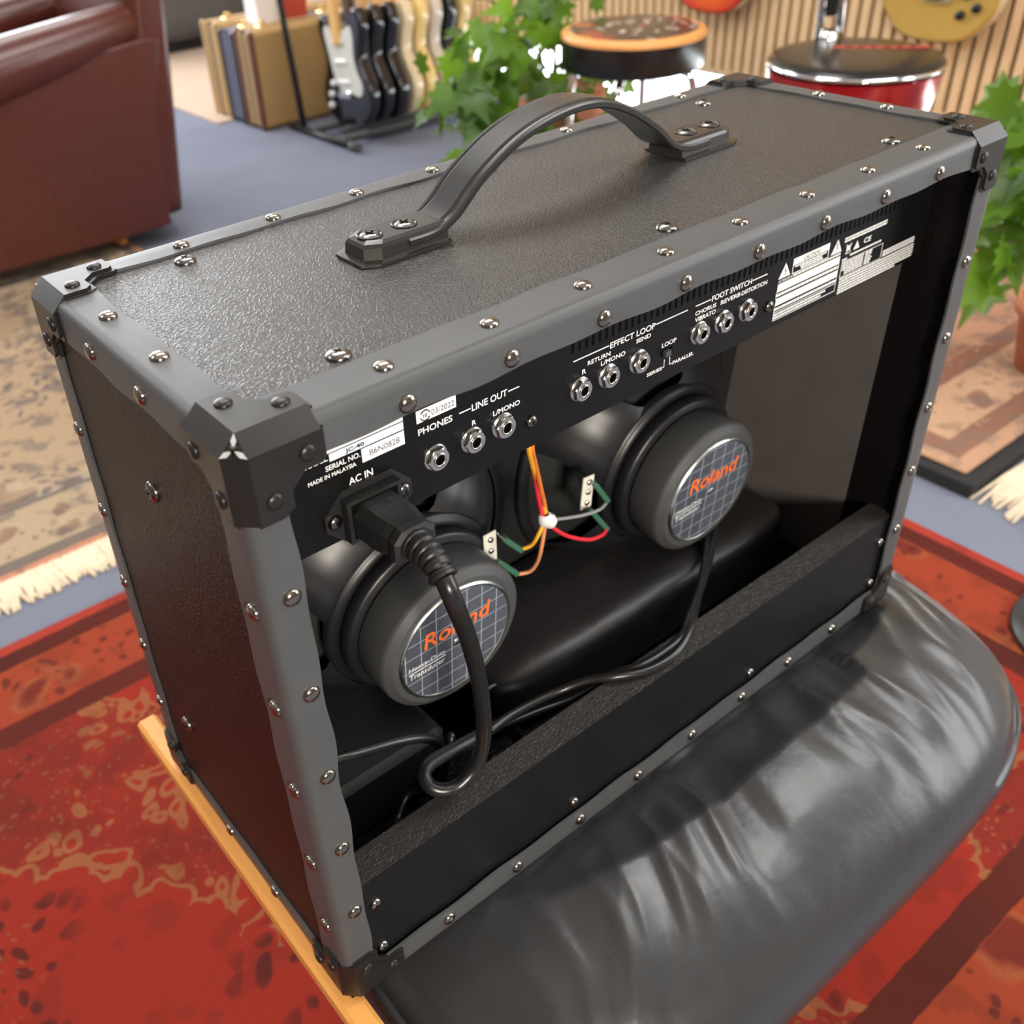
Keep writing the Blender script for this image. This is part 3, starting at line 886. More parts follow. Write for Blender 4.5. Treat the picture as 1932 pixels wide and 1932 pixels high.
# ---- moulded corner protectors
POLY = [(40, 0), (40, 18.5), (37.5, 20.5), (28.5, 20.5), (20.8, 28), (20.8, 36.5), (17.5, 40), (0, 40)]
def corner(K, e, n3, flip=False, worn=False):
    """K corner point, e three edge directions into the cabinet, n3 outward normals (n3[i] belongs to the face spanned by the other two)"""
    b = MB()
    t, c = 0.0040, 0.0048
    K = Vector(K)
    e = [Vector(v) for v in e]
    n3 = [Vector(v) for v in n3]
    pairs = [(1, 2, 0), (0, 2, 1), (0, 1, 2)]
    for (i, j, k) in pairs:
        nf = n3[k]
        def P(a, bb, h):
            return K + e[i] * a + e[j] * bb + nf * h
        poly = [(a / 1000, q / 1000) for a, q in POLY]
        inner = [(c, c)] + [(max(a, c), max(q, c)) for a, q in poly]
        lipo = []
        for a, q in poly:
            sc = 0.0021
            lipo.append((a + (sc if a > 0.02 else 0), q + (sc if q > 0.015 else 0)))
        lipp = [(c, c)] + [(max(a, c), max(q, c)) for a, q in lipo]
        n = len(inner)
        b0 = len(b.v)
        b.v += [tuple(P(a, q, t)) for a, q in inner]
        b.v += [tuple(P(a, q, t - 0.0017)) for a, q in inner]
        b.v += [tuple(P(a, q, t - 0.0019)) for a, q in lipp]
        b.v += [tuple(P(a, q, 0.0)) for a, q in lipp]
        b.face([b0 + q for q in range(n)])
        for q in range(1, n - 1):
            for lv in range(3):
                b.face([b0 + lv * n + q, b0 + lv * n + q + 1, b0 + (lv + 1) * n + q + 1, b0 + (lv + 1) * n + q])
    # bevelled edges between the faces
    for k in range(3):
        i, j = [q for q in range(3) if q != k]
        # edge along e[k]: faces with normals n3[i] (spanned by j,k) and n3[j]
        if k == 0:
            l1, l2 = 0.040, 0.040
        elif k == 1:
            l1, l2 = 0.040, 0.040
        else:
            l1, l2 = 0.040, 0.040
        pi_ = lambda a: K + e[k] * a + e[j] * c + n3[i] * t
        pj_ = lambda a: K + e[k] * a + e[i] * c + n3[j] * t
        b0 = len(b.v)
        b.v += [tuple(p) for p in (pi_(c), pi_(l1), pj_(l2), pj_(c))]
        b.face([b0, b0 + 1, b0 + 2, b0 + 3])
        # closing lip at the far end
        b0 = len(b.v)
        b.v += [tuple(p) for p in (pi_(l1), pj_(l2), K + e[k] * l2 + e[i] * c, K + e[k] * l1 + e[j] * c)]
        b.face([b0, b0 + 1, b0 + 2, b0 + 3])
    b0 = len(b.v)
    tri = [K + e[i] * c + e[j] * c + n3[k] * t for (i, j, k) in pairs]
    b.v += [tuple(p) for p in tri]
    b.face([b0, b0 + 1, b0 + 2], 0)
    if worn:
        cen = (tri[0] + tri[1] + tri[2]) / 3 + (n3[0] + n3[1] + n3[2]).normalized() * 0.0004
        for q in range(3):
            p = tri[q] + (n3[0] + n3[1] + n3[2]).normalized() * 0.0003
            side = (tri[(q + 1) % 3] - tri[(q + 2) % 3]).normalized() * 0.0013
            mid = cen * 0.45 + p * 0.55
            b0 = len(b.v)
            b.v += [tuple(x_) for x_ in (cen, mid + side, p, mid - side)]
            b.face([b0, b0 + 1, b0 + 2, b0 + 3], 1)
    o = fixn(b.build('corner_protector', ['corner', 'worn'], amp))
    for (i, j, k) in pairs:
        for a, q in ((0.0320, 0.0135), (0.0130, 0.0300)):
            onface('rivet', ME_CRIV, K + e[i] * a + e[j] * q + n3[k] * t, n3[k], o)
    return o
for xs in (0, 1):
    ex, nx = (X, -X) if xs == 0 else (-X, X)
    xk = 0 if xs == 0 else AW
    corner((xk, 0, AH), (ex, Yv, -Z), (nx, -Yv, Z), worn=(xs == 0))
    corner((xk, DT, AH), (ex, -Yv, -FD), (nx, FN, Z))
    corner((xk, 0, 0), (ex, Yv, Z), (nx, -Yv, DN))
    corner((xk, DB, 0), (ex, -Yv, FD), (nx, FN, DN))

# ---- cabinet screws
for x, y in ((0.0777, 0.0395), (0.3041, 0.0395), (0.5290, 0.0390), (0.5240, 0.1990), (0.0776, 0.2025), (0.3035, 0.2005)):
    onface('cabinet_screw', ME_STUD, (x, y, AH - 0.0003), Z, amp)
for y, z in ((0.1223, 0.350), (0.20, 0.10)):
    onface('cabinet_screw', ME_STUD, (0.0004, y, z), -X, amp)

# ---- carrying handle
HY = 0.131
def bracket(x0, x1, inner_hi):
    """moulded end cap: flat foot, raised body, rounded outer end; x1 is the strap side"""
    b = MB()
    sg = 1 if x1 > x0 else -1
    ln = abs(x1 - x0)
    def outline(gr, end):
        return [(0 + gr * 0.4 + end, -0.013 + gr), (0.010 + gr, -0.0185 + gr), (ln, -0.0185 + gr), (ln, 0.0185 - gr), (0.010 + gr, 0.0185 - gr), (0 + gr * 0.4 + end, 0.013 - gr)]
    lv = [(0.0, 0.0, 0.0), (0.0, 0.0, 0.0016), (0.0034, 0.003, 0.0022), (0.0040, 0.0035, 0.0085), (0.0050, 0.0045, 0.0105), (0.0075, 0.007, 0.0117)]
    rows = []
    for gr, end, z in lv:
        rows.append([(x0 + sg * px, HY + py, AH + z) for px, py in outline(gr, end)])
    n = 6
    for r in rows:
        b.v += r
    for j in range(len(rows) - 1):
        for i in range(n):
            b.face([j * n + i, j * n + (i + 1) % n, (j + 1) * n + (i + 1) % n, (j + 1) * n + i])
    b.face(list(range(n))[::-1]); b.face([(len(rows) - 1) * n + i for i in range(n)])
    o = fixn(b.build('handle_bracket', 'bracket', amp))
    for d in (0.016, 0.040):
        q = MB()
        q.lathe([(0.0078, 0.0004), (0.0072, 0.0010), (0.0062, 0.0003), (0.0060, -0.0004)], 20, 0)
        q.lathe([(0.0060, 0.0002), (0.0045, 0.0011), (0.002, 0.0013), (0, 0.0013)], 16, 1)
        for a in (0.3, 0.3 + pi / 2):
            q.box(-0.003, 0.003, -0.0005, 0.0005, 0.0008, 0.0016, 2, Matrix.Rotation(a, 4, 'Z'))
        q.build('screw', ['bracket', 'blackscrew', 'slot'], o, (x0 + sg * d, HY, AH + 0.0117))
    return o
bracket(0.1435, 0.2035, 1)
bracket(0.4640, 0.4040, 1)
b = MB()
ctrl = [(0.176, 0.4400), (0.196, 0.4405), (0.212, 0.4470), (0.232, 0.4630), (0.262, 0.4785), (0.295, 0.4860), (0.325, 0.4855), (0.352, 0.4760), (0.378, 0.4600), (0.396, 0.4455), (0.412, 0.4402), (0.432, 0.4400)]
cp = spline([(x, 0, z) for x, z in ctrl], 7)
prof = [(-0.0158, -0.0006), (-0.0158, 0.0020), (-0.0148, 0.0031), (-0.0130, 0.0031), (-0.0122, 0.0024), (-0.0108, 0.0026), (-0.0090, 0.0038), (0.0090, 0.0038), (0.0108, 0.0026), (0.0122, 0.0024), (0.0130, 0.0031), (0.0148, 0.0031), (0.0158, 0.0020), (0.0158, -0.0006), (0.0148, -0.0016), (-0.0148, -0.0016)]
m = len(prof)
rings_ = []
for i, p in enumerate(cp):
    t = (cp[min(i + 1, len(cp) - 1)] - cp[max(i - 1, 0)]).normalized()
    nn = Vector((-t.z, 0, t.x))
    rings_.append([(p.x + nn.x * h, HY + q, p.z + nn.z * h) for q, h in prof])
for k in range(m):
    b0 = len(b.v)
    for rg in rings_:
        b.v += [rg[k], rg[(k + 1) % m]]
    for i in range(len(cp) - 1):
        b.face([b0 + 2 * i, b0 + 2 * i + 1, b0 + 2 * i + 3, b0 + 2 * i + 2], 0, True)
o = fixn(b.build('handle_strap', 'strap', amp))

# ---- recessed control panel on the back
PY = 0.033
b = MB()
b.box(TH + 0.0004, AW - TH - 0.0007, PY, PY + 0.0016, 0.3365, AH - TH - 0.0003)
b.box(TH + 0.0004, AW - TH - 0.0007, PY + 0.0016, 0.165, 0.3365, 0.3385)
b.box(TH + 0.0004, AW - TH - 0.0007, 0.163, 0.165, 0.3385, AH - TH - 0.0003)
pan = b.build('control_panel', 'panel', amp)

def textmesh(s, w, h, bold=0.0, shear=0.0):
    cu = bpy.data.curves.new('lettering', 'FONT')
    cu.body = s
    cu.size = 1.0
    cu.offset = bold
    cu.shear = shear
    cu.resolution_u = 3
    tmp = bpy.data.objects.new('lettering', cu)
    col.objects.link(tmp)
    dg = bpy.context.evaluated_depsgraph_get()
    me = bpy.data.meshes.new_from_object(tmp.evaluated_get(dg))
    bpy.data.objects.remove(tmp)
    bpy.data.curves.remove(cu)
    xs = [v.co.x for v in me.vertices]; ys = [v.co.y for v in me.vertices]
    x0, x1, y0, y1 = min(xs), max(xs), min(ys), max(ys)
    for v in me.vertices:
        v.co = ((v.co.x - x0) / (x1 - x0) * w, 0, (v.co.y - y0) / (y1 - y0) * h)
    me.name = 'lettering'
    return me
def text(s, x0, x1, z0, z1, parent=None, y=PY - 0.00025, mat='ink', bold=0.020):
    me = textmesh(s, x1 - x0, z1 - z0, bold)
    me.materials.append(MT[mat])
    return link('lettering', me, parent or pan, (x0, y, z0))
def plate(b, x0, x1, z0, z1, y, m=0, yb=PY):
    b.box(x0, x1, y, yb, z0, z1, m)
for s, x0, x1, z0, z1 in (
    ('PHONES', 0.1143, 0.1368, 0.3768, 0.3808), ('LINE OUT', 0.1500, 0.1749, 0.3772, 0.3814), ('R', 0.1497, 0.1525, 0.3684, 0.3715),
    ('L/MONO', 0.1645, 0.1839, 0.3681, 0.3713), ('MODEL', 0.0450, 0.0603, 0.3862, 0.3893), ('SERIAL NO.', 0.0582, 0.0786, 0.3803, 0.3834),
    ('MADE IN MALAYSIA', 0.0476, 0.0757, 0.3762, 0.3787), ('AC IN', 0.0700, 0.0847, 0.3666, 0.3711),
    ('EFFECT LOOP', 0.2540, 0.2925, 0.3770, 0.3810), ('SEND', 0.2763, 0.2890, 0.3725, 0.3753), ('RETURN', 0.2360, 0.2545, 0.3726, 0.3755),
    ('L/MONO', 0.2470, 0.2673, 0.3683, 0.3713), ('R', 0.2317, 0.2350, 0.3684, 0.3716), ('LOOP', 0.2998, 0.3129, 0.3610, 0.3641),
    ('SERIES', 0.2877, 0.3013, 0.3455, 0.3479), ('PARALLEL', 0.3111, 0.3308, 0.3455, 0.3480), ('CHORUS', 0.3290, 0.3487, 0.3727, 0.3756),
    ('VIBRATO', 0.3292, 0.3488, 0.3682, 0.3713), ('FOOT SWITCH', 0.3440, 0.3830, 0.3775, 0.3813), ('REVERB', 0.3532, 0.3725, 0.3723, 0.3753),
    ('DISTORTION', 0.3737, 0.3996, 0.3721, 0.3752)):
    text(s, x0, x1, z0, z1)
for x0, x1 in ((0.1415, 0.1492), (0.1757, 0.1837), (0.2245, 0.2532), (0.2932, 0.3214), (0.3288, 0.3432), (0.3838, 0.3988)):
    b = MB(); plate(b, x0, x1, 0.3790, 0.3797, PY - 0.00025)
    b.build('printed_line', 'ink', pan)
for segs in ([(0.3018, 0.3032, 0.3466, 0.3470), (0.3030, 0.3034, 0.3466, 0.3520)], [(0.3080, 0.3084, 0.3466, 0.3520), (0.3080, 0.3108, 0.3466, 0.3470)]):
    b = MB()
    for q in segs:
        plate(b, *q, PY - 0.00025)
    b.build('printed_line', 'ink', pan)
# slide switch
b = MB(); plate(b, 0.3005, 0.3098, 0.3545, 0.3592, PY - 0.0004); plate(b, 0.3012, 0.3060, 0.3550, 0.3588, PY - 0.0030, 1)
b.build('slide_switch', ['slot', 'boot'], pan)
# vent slots
b = MB(); b.box(-0.0008, 0.0008, -0.00025, 0, 0, 0.034)
slot_me = b.mesh('vent_slot', ['slot'])
for k in range(62):
    link('vent_slot', slot_me, pan, (0.2242 + 0.00537 * k, PY, 0.3846))
# jacks
def jack_mesh():
    b = MB()
    M = Matrix.Rotation(pi / 2, 4, 'X')     # z of the lathe points to -y
    b.lathe([(0.0079, 0.0), (0.0079, 0.0006), (0.0074, 0.0010), (0.0058, 0.0012)], 28, 1, M)
    hexo = [(0.0070 * cos(a), 0.0070 * sin(a)) for a in [pi / 6 + pi / 3 * i for i in range(6)]]
    n = 24
    def hexr(a, r):
        k = (a - 0.0) % (pi / 3) - pi / 6
        return min(r, 0.0062 / cos(k))
    lv = [(0.0070, 0.0010), (0.0070, 0.0036), (0.0062, 0.0043), (0.0042, 0.0043), (0.0040, 0.0050), (0.0031, 0.0050), (0.0030, 0.0040), (0.0030, 0.0004)]
    b0 = len(b.v)
    for r, z in lv:
        for i in range(n):
            a = 2 * pi * i / n
            rr = hexr(a, r) if r > 0.006 else r
            b.v.append(tuple(M @ Vector((rr * cos(a), rr * sin(a), z))))
    for j in range(len(lv) - 1):
        for i in range(n):
            b.face([b0 + j * n + i, b0 + j * n + (i + 1) % n, b0 + (j + 1) * n + (i + 1) % n, b0 + (j + 1) * n + i], 2 if j >= 6 else 0, j > 3)
    b.face([b0 + (len(lv) - 1) * n + i for i in range(n)], 2)
    return b.mesh('jack_socket', ['nut', 'washer', 'slot'])
jm = jack_mesh()
for i, x in enumerate((0.124, 0.149, 0.171, 0.230, 0.253, 0.279, 0.334, 0.357, 0.381)):
    link('jack_socket', jm, pan, (x, PY, 0.3598), (0, rnd.uniform(-0.4, 0.4), 0))
for x, z in ((0.1920, 0.3535), (0.4050, 0.3545)):
    onface('panel_screw', ME_SCREW, (x, PY, z), -Yv, pan)
# rating labels
b = MB()
plate(b, 0.0600, 0.1057, 0.3900, 0.3925, PY - 0.0002)
plate(b, 0.0612, 0.1057, 0.3849, 0.3894, PY - 0.0002, 1)
b.build('model_label', ['paper', 'bluepaper'], pan)
text('JC-40', 0.0705, 0.0815, 0.3853, 0.3882, None, PY - 0.0004, 'blackink')
b = MB(); plate(b, 0.0795, 0.1057, 0.3762, 0.3842, PY - 0.0002)
b.build('serial_label', 'paper', pan)
text('B6N0828', 0.0840, 0.1025, 0.3785, 0.3820, None, PY - 0.0004, 'greyink', 0.0)
b = MB(); plate(b, 0.1140, 0.1398, 0.3842, 0.3915, PY - 0.0002)
b.build('date_sticker', 'paper', pan)
text('03/2022', 0.1235, 0.1385, 0.3858, 0.3892, None, PY - 0.0004, 'greyink', 0.0)
text('10', 0.1183, 0.1207, 0.3864, 0.3886, None, PY - 0.0004, 'blackink')
b = MB()
for a0, a1 in ((0.3, 2.6), (3.4, 5.8)):
    pts = [(0.1195 + 0.0030 * cos(a0 + (a1 - a0) * i / 12), PY - 0.0004, 0.3875 + 0.0030 * sin(a0 + (a1 - a0) * i / 12)) for i in range(13)]
    b.tube(pts, 0.00035, 5)
b.build('recycling_mark', 'blackink', pan)
# caution block
YI = PY - 0.0002
def tri(b, x0, x1, z0, z1, m=0):
    b.prism([(x0, z0), (x1, z0), ((x0 + x1) / 2, z1)], YI, PY, 1, m)
b = MB(); tri(b, 0.4118, 0.4245, 0.3712, 0.3812); b.build('warning_triangle', 'ink', pan)
b = MB(); tri(b, 0.4694, 0.4820, 0.3710, 0.3811); b.build('warning_triangle', 'ink', pan)
b = MB(); b.prism([(0.4184, 0.3788), (0.4176, 0.3754), (0.4186, 0.3757), (0.4179, 0.3724), (0.4191, 0.3764), (0.4181, 0.3761)], YI - 0.0002, YI, 1); b.build('flash_mark', 'blackink', pan)
b = MB(); plate(b, 0.4754, 0.4760, 0.3738, 0.3788, YI - 0.0002, 0, YI); plate(b, 0.4754, 0.4760, 0.3722, 0.3729, YI - 0.0002, 0, YI); b.build('exclamation_mark', 'blackink', pan)
def frame(b, x0, x1, z0, z1, w=0.0006):
    plate(b, x0, x1, z0, z0 + w, YI); plate(b, x0, x1, z1 - w, z1, YI)
    plate(b, x0, x0 + w, z0 + w, z1 - w, YI); plate(b, x1 - w, x1, z0 + w, z1 - w, YI)
b = MB(); frame(b, 0.4264, 0.4664, 0.3706, 0.3815); plate(b, 0.4270, 0.4658, 0.3765, 0.3809, YI); b.build('caution_label', 'ink', pan)
text('CAUTION', 0.4375, 0.4555, 0.3772, 0.3802, None, YI - 0.0002, 'greyink', 0.0)
def micro(b, x0, x1, z, h=0.0011, m=0):
    """a line of print too small to read"""
    x = x0
    while x < x1:
        w = rnd.uniform(0.0016, 0.0048)
        plate(b, x, min(x + w, x1), z, z + h, YI, m)
        x += w + 0.0006
b = MB()
micro(b, 0.4290, 0.4640, 0.3748); micro(b, 0.4350, 0.4590, 0.3733); micro(b, 0.4360, 0.4600, 0.3718)
b.build('small_print', 'ink', pan)['kind'] = 'stuff'
text('ATTENTION', 0.4122, 0.4270, 0.3684, 0.3702)
b = MB()
micro(b, 0.4282, 0.4815, 0.3686, 0.0015)
plate(b, 0.4118, 0.4820, 0.3618, 0.3676, YI); micro(b, 0.4122, 0.4815, 0.3586, 0.0020)
plate(b, 0.4118, 0.4820, 0.3520, 0.3572, YI); micro(b, 0.4122, 0.4815, 0.3486, 0.0018)
plate(b, 0.4118, 0.4820, 0.3470, 0.3474, YI); micro(b, 0.4122, 0.4700, 0.3446, 0.0014); micro(b, 0.4122, 0.4650, 0.3424, 0.0014)
plate(b, 0.4118, 0.4122, 0.3415, 0.3676, YI); plate(b, 0.4816, 0.4820, 0.3415, 0.3676, YI); plate(b, 0.4118, 0.4820, 0.3411, 0.3415, YI)
b.build('small_print', 'ink', pan)['kind'] = 'stuff'
text('CE', 0.5085, 0.5175, 0.3688, 0.3728)
b = MB(); tri(b, 0.4968, 0.5040, 0.3675, 0.3735); b.build('warning_triangle', 'ink', pan)
b = MB()
plate(b, 0.4880, 0.4925, 0.3690, 0.3720, YI); plate(b, 0.4872, 0.4932, 0.3722, 0.3728, YI); plate(b, 0.4876, 0.4928, 0.3668, 0.3674, YI)
for sg in (1, -1):
    b.box(-0.0042, 0.0042, -0.0004, 0, -0.0003, 0.0003, 0, Matrix.Translation((0.4902, YI, 0.3708)) @ Matrix.Rotation(sg * 0.85, 4, 'Y'))
b.build('bin_mark', 'ink', pan)
b = MB()
micro(b, 0.4842, 0.5350, 0.3782, 0.0014); micro(b, 0.4842, 0.5350, 0.3762, 0.0014)
micro(b, 0.4940, 0.5320, 0.3640, 0.0014); micro(b, 0.4850, 0.4910, 0.3624, 0.0014)
for k in range(6):
    micro(b, 0.4865 if k < 4 else 0.4900, 0.5120, 0.3598 - 0.0017 * k); micro(b, 0.5140, 0.5230 - 0.001 * (k % 3), 0.3598 - 0.0017 * k)
frame(b, 0.4853, 0.5356, 0.3498, 0.3618, 0.0004)
for k in range(3):
    micro(b, 0.5375, 0.5790, 0.3540 - 0.0017 * k)
for k in range(6):
    micro(b, 0.4860, 0.5800 - (0.022 if k == 5 else 0), 0.3478 - 0.0021 * k, 0.0013)
b.build('small_print', 'ink', pan)['kind'] = 'stuff'

# mains inlet
b = MB()
b.prism([(0.0525, 0.3555), (0.0525, 0.3465), (0.0640, 0.3350), (0.0945, 0.3350), (0.1060, 0.3465), (0.1060, 0.3555), (0.0945, 0.3670), (0.0640, 0.3670)], PY - 0.0022, PY, 1)
b.box(0.0625, 0.0955, PY - 0.0085, PY - 0.0022, 0.3375, 0.3630, 0)
fixn(b.build('mains_inlet', 'plug', pan))
b = MB(); b.box(0.0648, 0.0932, PY - 0.0088, PY - 0.0084, 0.3398, 0.3607)
b.build('inlet_recess', 'slot', pan)
for x in (0.0578, 0.1005):
    onface('panel_screw', ME_SCREW, (x, PY - 0.0022, 0.3510), -Yv, pan)

# ---- bottom rail at the back
b = MB(); b.box(TH + 0.0003, AW - TH - 0.0007, 0.003, 0.026, TH, 0.1032, 0); 
b.box(TH + 0.0003, AW - TH - 0.0007, 0.0034, 0.0262, 0.1030, 0.1037, 1)
rail = b.build('back_rail', ['rail', 'tolex'], amp)
for x, z in ((0.0300, 0.0785), (0.0300, 0.0300), (0.2040, 0.0315), (0.4080, 0.0300), (0.5810, 0.0785), (0.5810, 0.0310)):
    onface('screw', ME_NICK, (x, 0.003, z), -Yv, rail)

# ---- loudspeakers
TILT = math.atan2(DB - DT, AH)
def speaker(cx, rot_arms, alab):
    # local frame: z axis points to the front of the amplifier, origin at the centre of the rear label
    M = Matrix.Rotation(TILT, 4, 'X') @ Matrix.Rotation(-pi / 2, 4, 'X')
    Mr = Matrix.Translation((0, 0, 0)) @ M
    b = MB()
    # back plate and stepped neck of the basket
    b.lathe([(0.052, 0.036), (0.066, 0.0365), (0.0680, 0.0385), (0.0680, 0.047), (0.0660, 0.049), (0.0735, 0.0505), (0.0755, 0.053), (0.0755, 0.058)], 56, 0, Mr)
    # four stamped arms with open windows between them
    for k in range(4):
        a = rot_arms + k * pi / 2
        for side in (0,):
            nseg = 8
            half = [0.52, 0.46, 0.36, 0.30, 0.30, 0.36]
            prof = [(0.0755, 0.0525), (0.080, 0.0535), (0.094, 0.062), (0.108, 0.076), (0.117, 0.090), (0.121, 0.099)]
            b0 = len(b.v)
            for (r, z), h in zip(prof, half):
                for i in range(nseg + 1):
                    t = -1 + 2 * i / nseg
                    an = a + h * t
                    dip = 0.004 * max(0, abs(t) - 0.72) / 0.28 - (0.0016 if abs(t) < 0.25 else 0)
                    b.v.append(tuple(Mr @ Vector((r * cos(an), r * sin(an), z + dip))))
            for j in range(len(prof) - 1):
                for i in range(nseg):
                    b.face([b0 + j * (nseg + 1) + i, b0 + j * (nseg + 1) + i + 1, b0 + (j + 1) * (nseg + 1) + i + 1, b0 + (j + 1) * (nseg + 1) + i], 0, True)
    b.lathe([(0.118, 0.097), (0.1275, 0.097), (0.1285, 0.099), (0.1285, 0.103), (0.118, 0.103)], 64, 0, Mr)
    sp = b.build('speaker_basket', 'basket', amp, (cx, 0.088, 0.157))
    lab(sp, alab)
    b = MB(); b.lathe([(0.030, 0.060), (0.05, 0.062), (0.112, 0.0985), (0.118, 0.1005)], 48, 0, Mr)
    b.build('cone', 'cone', sp)
    b = MB(); b.lathe([(0.0500, 0.004), (0.0503, 0.0012), (0.0505, 0.0011), (0.0548, 0.0011), (0.0551, 0.0013), (0.0600, 0.0048), (0.0603, 0.0051), (0.0612, 0.0075), (0.0613, 0.0080), (0.0613, 0.0340), (0.0610, 0.0345), (0.056, 0.0365)], 56, 0, Mr)
    b.build('magnet_boot', 'boot', sp)
    b = MB(); b.lathe([(0.0470, 0.0006), (0.0480, -0.0006), (0.0495, -0.0002), (0.0505, 0.0020)], 56, 0, Mr)
    b.build('label_rim', 'rim', sp)
    # label disc is built flat in its own frame so that the grid print follows it
    b = MB()
    n = 56
    b.v += [(0.0472 * cos(2 * pi * i / n), 0, 0.0472 * sin(2 * pi * i / n)) for i in range(n)] + [(0.0472 * cos(2 * pi * i / n), 0.002, 0.0472 * sin(2 * pi * i / n)) for i in range(n)]
    b.face(list(range(n))); b.face([n + i for i in range(n)][::-1])
    for i in range(n):
        b.face([i, n + i, n + (i + 1) % n, (i + 1) % n])
    fixn(b.build('label_disc', 'grid', sp, (0, 0, 0), (TILT, 0, 0)))
    def lt(s, x0, x1, z0, z1, mat, bold=0.0):
        me = textmesh(s, x1 - x0, z1 - z0, bold, 0.12)
        me.materials.append(MT[mat])
        R = Matrix.Rotation(TILT, 4, 'X')
        p = R @ Vector((x0, -0.0004, z0))
        link('lettering', me, sp, p, (TILT, 0, 0))
    lt('Roland', -0.0292, 0.0298, 0.0100, 0.0245, 'orangeprint', 0.012)
    lt('Heavy-Duty', -0.0430, -0.0105, -0.0050, -0.0002, 'ink')
    lt('Transducer', -0.0425, -0.0115, -0.0125, -0.0075, 'ink')
    b = MB(); b.box(-0.0430, -0.0105, -0.0005, -0.0002, -0.0066, -0.0062)
    b.build('printed_line', 'ink', sp, (0, 0, 0), (TILT, 0, 0))
    b = MB()
    b.lathe([(0.0034, -0.0003), (0.0028, -0.0009), (0, -0.0009)], 16, 0, Mr)
    b.build('centre_dimple', 'rim', sp)
    return sp
sl = speaker(0.169, 0.78, 'loudspeaker behind the plugged-in mains cord')
sr = speaker(0.441, 0.62, 'loudspeaker farther from the mains plug')

# ---- wiring
b = MB(); b.tube(spline([(0.2129, 0.06, 0.3366), (0.2140, 0.06, 0.3126), (0.2296, 0.075, 0.287), (0.2476, 0.09, 0.2584), (0.2621, 0.1, 0.2304), (0.2652, 0.1, 0.2107), (0.2641, 0.1, 0.2093), (0.2573, 0.1, 0.1991), (0.2554, 0.105, 0.1883), (0.2502, 0.11, 0.184)]), 0.0017, 8)
lab(b.build('wire', 'wyellow', amp), 'yellow wire')
b = MB(); b.tube(spline([(0.2173, 0.062, 0.3366), (0.2185, 0.062, 0.3105), (0.2346, 0.077, 0.2838), (0.2510, 0.09, 0.2501), (0.2636, 0.1, 0.2249), (0.2657, 0.1, 0.2105)]), 0.0017, 8)
lab(b.build('wire', 'worange', amp), 'orange wire')
b = MB(); b.tube(spline([(0.2652, 0.1, 0.2100), (0.2609, 0.1, 0.1873), (0.2611, 0.105, 0.1689), (0.2579, 0.11, 0.1582), (0.2504, 0.115, 0.1566)]), 0.0016, 8)
lab(b.build('wire', 'wpeach', amp), 'peach-coloured wire')
b = MB(); b.tube(spline([(0.2150, 0.064, 0.3366), (0.2330, 0.080, 0.2850), (0.2461, 0.09, 0.2591), (0.2535, 0.095, 0.2372), (0.2625, 0.1, 0.2135), (0.2705, 0.1, 0.2007), (0.2917, 0.105, 0.1778), (0.32, 0.11, 0.1564), (0.3403, 0.115, 0.1472), (0.3515, 0.12, 0.1452)]), 0.0017, 8)
lab(b.build('wire', 'wred', amp), 'red wire')
b = MB(); b.tube(spline([(0.2650, 0.101, 0.2110), (0.2683, 0.1, 0.2081), (0.2887, 0.105, 0.1961), (0.3133, 0.11, 0.184), (0.336, 0.115, 0.1751), (0.3489, 0.12, 0.1724)]), 0.0014, 8)
lab(b.build('wire', 'wgrey', amp), 'grey wire')
b = MB()
b.lathe([(0.0005, -0.0055), (0.0042, -0.0040), (0.0056, 0.0), (0.0042, 0.0040), (0.0005, 0.0055)], 12, 0, Matrix.Translation((0.2662, 0.097, 0.2095)))
b.lathe([(0.0030, -0.0045), (0.0052, -0.0035), (0.0052, 0.0035), (0.0030, 0.0045)], 10, 0, Matrix.Translation((0.2625, 0.098, 0.2125)))
b.build('cable_tie', 'nylon', amp)
def connector(p, q):
    p, q = Vector(p), Vector(q)
    b = MB()
    d = (q - p)
    M = Matrix.Translation(p) @ d.to_track_quat('X', 'Z').to_matrix().to_4x4()
    ln = d.length
    b.box(0, ln, -0.0032, 0.0032, -0.0022, 0.0022, 0, M, 0.0008)
    b.box(-0.006, 0, -0.0022, 0.0022, -0.0005, 0.0005, 1, M)
    b.build('spade_connector', ['green', 'nut'], amp)
connector((0.2368, 0.115, 0.1987), (0.2506, 0.111, 0.1823))
connector((0.2324, 0.118, 0.1777), (0.2496, 0.116, 0.1569))
connector((0.3380, 0.124, 0.1960), (0.3517, 0.121, 0.1731))
connector((0.3340, 0.124, 0.1720), (0.3526, 0.121, 0.1440))
def termboard(c, rz, h):
    b = MB()
    M = Matrix.Translation(c) @ Matrix.Rotation(rz, 4, 'Y')
    b.box(-0.006, 0.006, 0, 0.0016, -h, h, 0, M, 0.0005)
    Mx = M @ Matrix.Rotation(pi / 2, 4, 'X')
    for z in (-0.6 * h, 0.05 * h, 0.65 * h):
        b.lathe([(0.0026, 0), (0.0022, 0.0012), (0, 0.0015)], 10, 1, Mx @ Matrix.Translation((0, z, 0)))
    b.build('terminal_board', ['bone', 'nut'], amp)
termboard((0.3325, 0.1245, 0.1885), 0.10, 0.0150)
termboard((0.2280, 0.1195, 0.1880), 0.0, 0.0170)
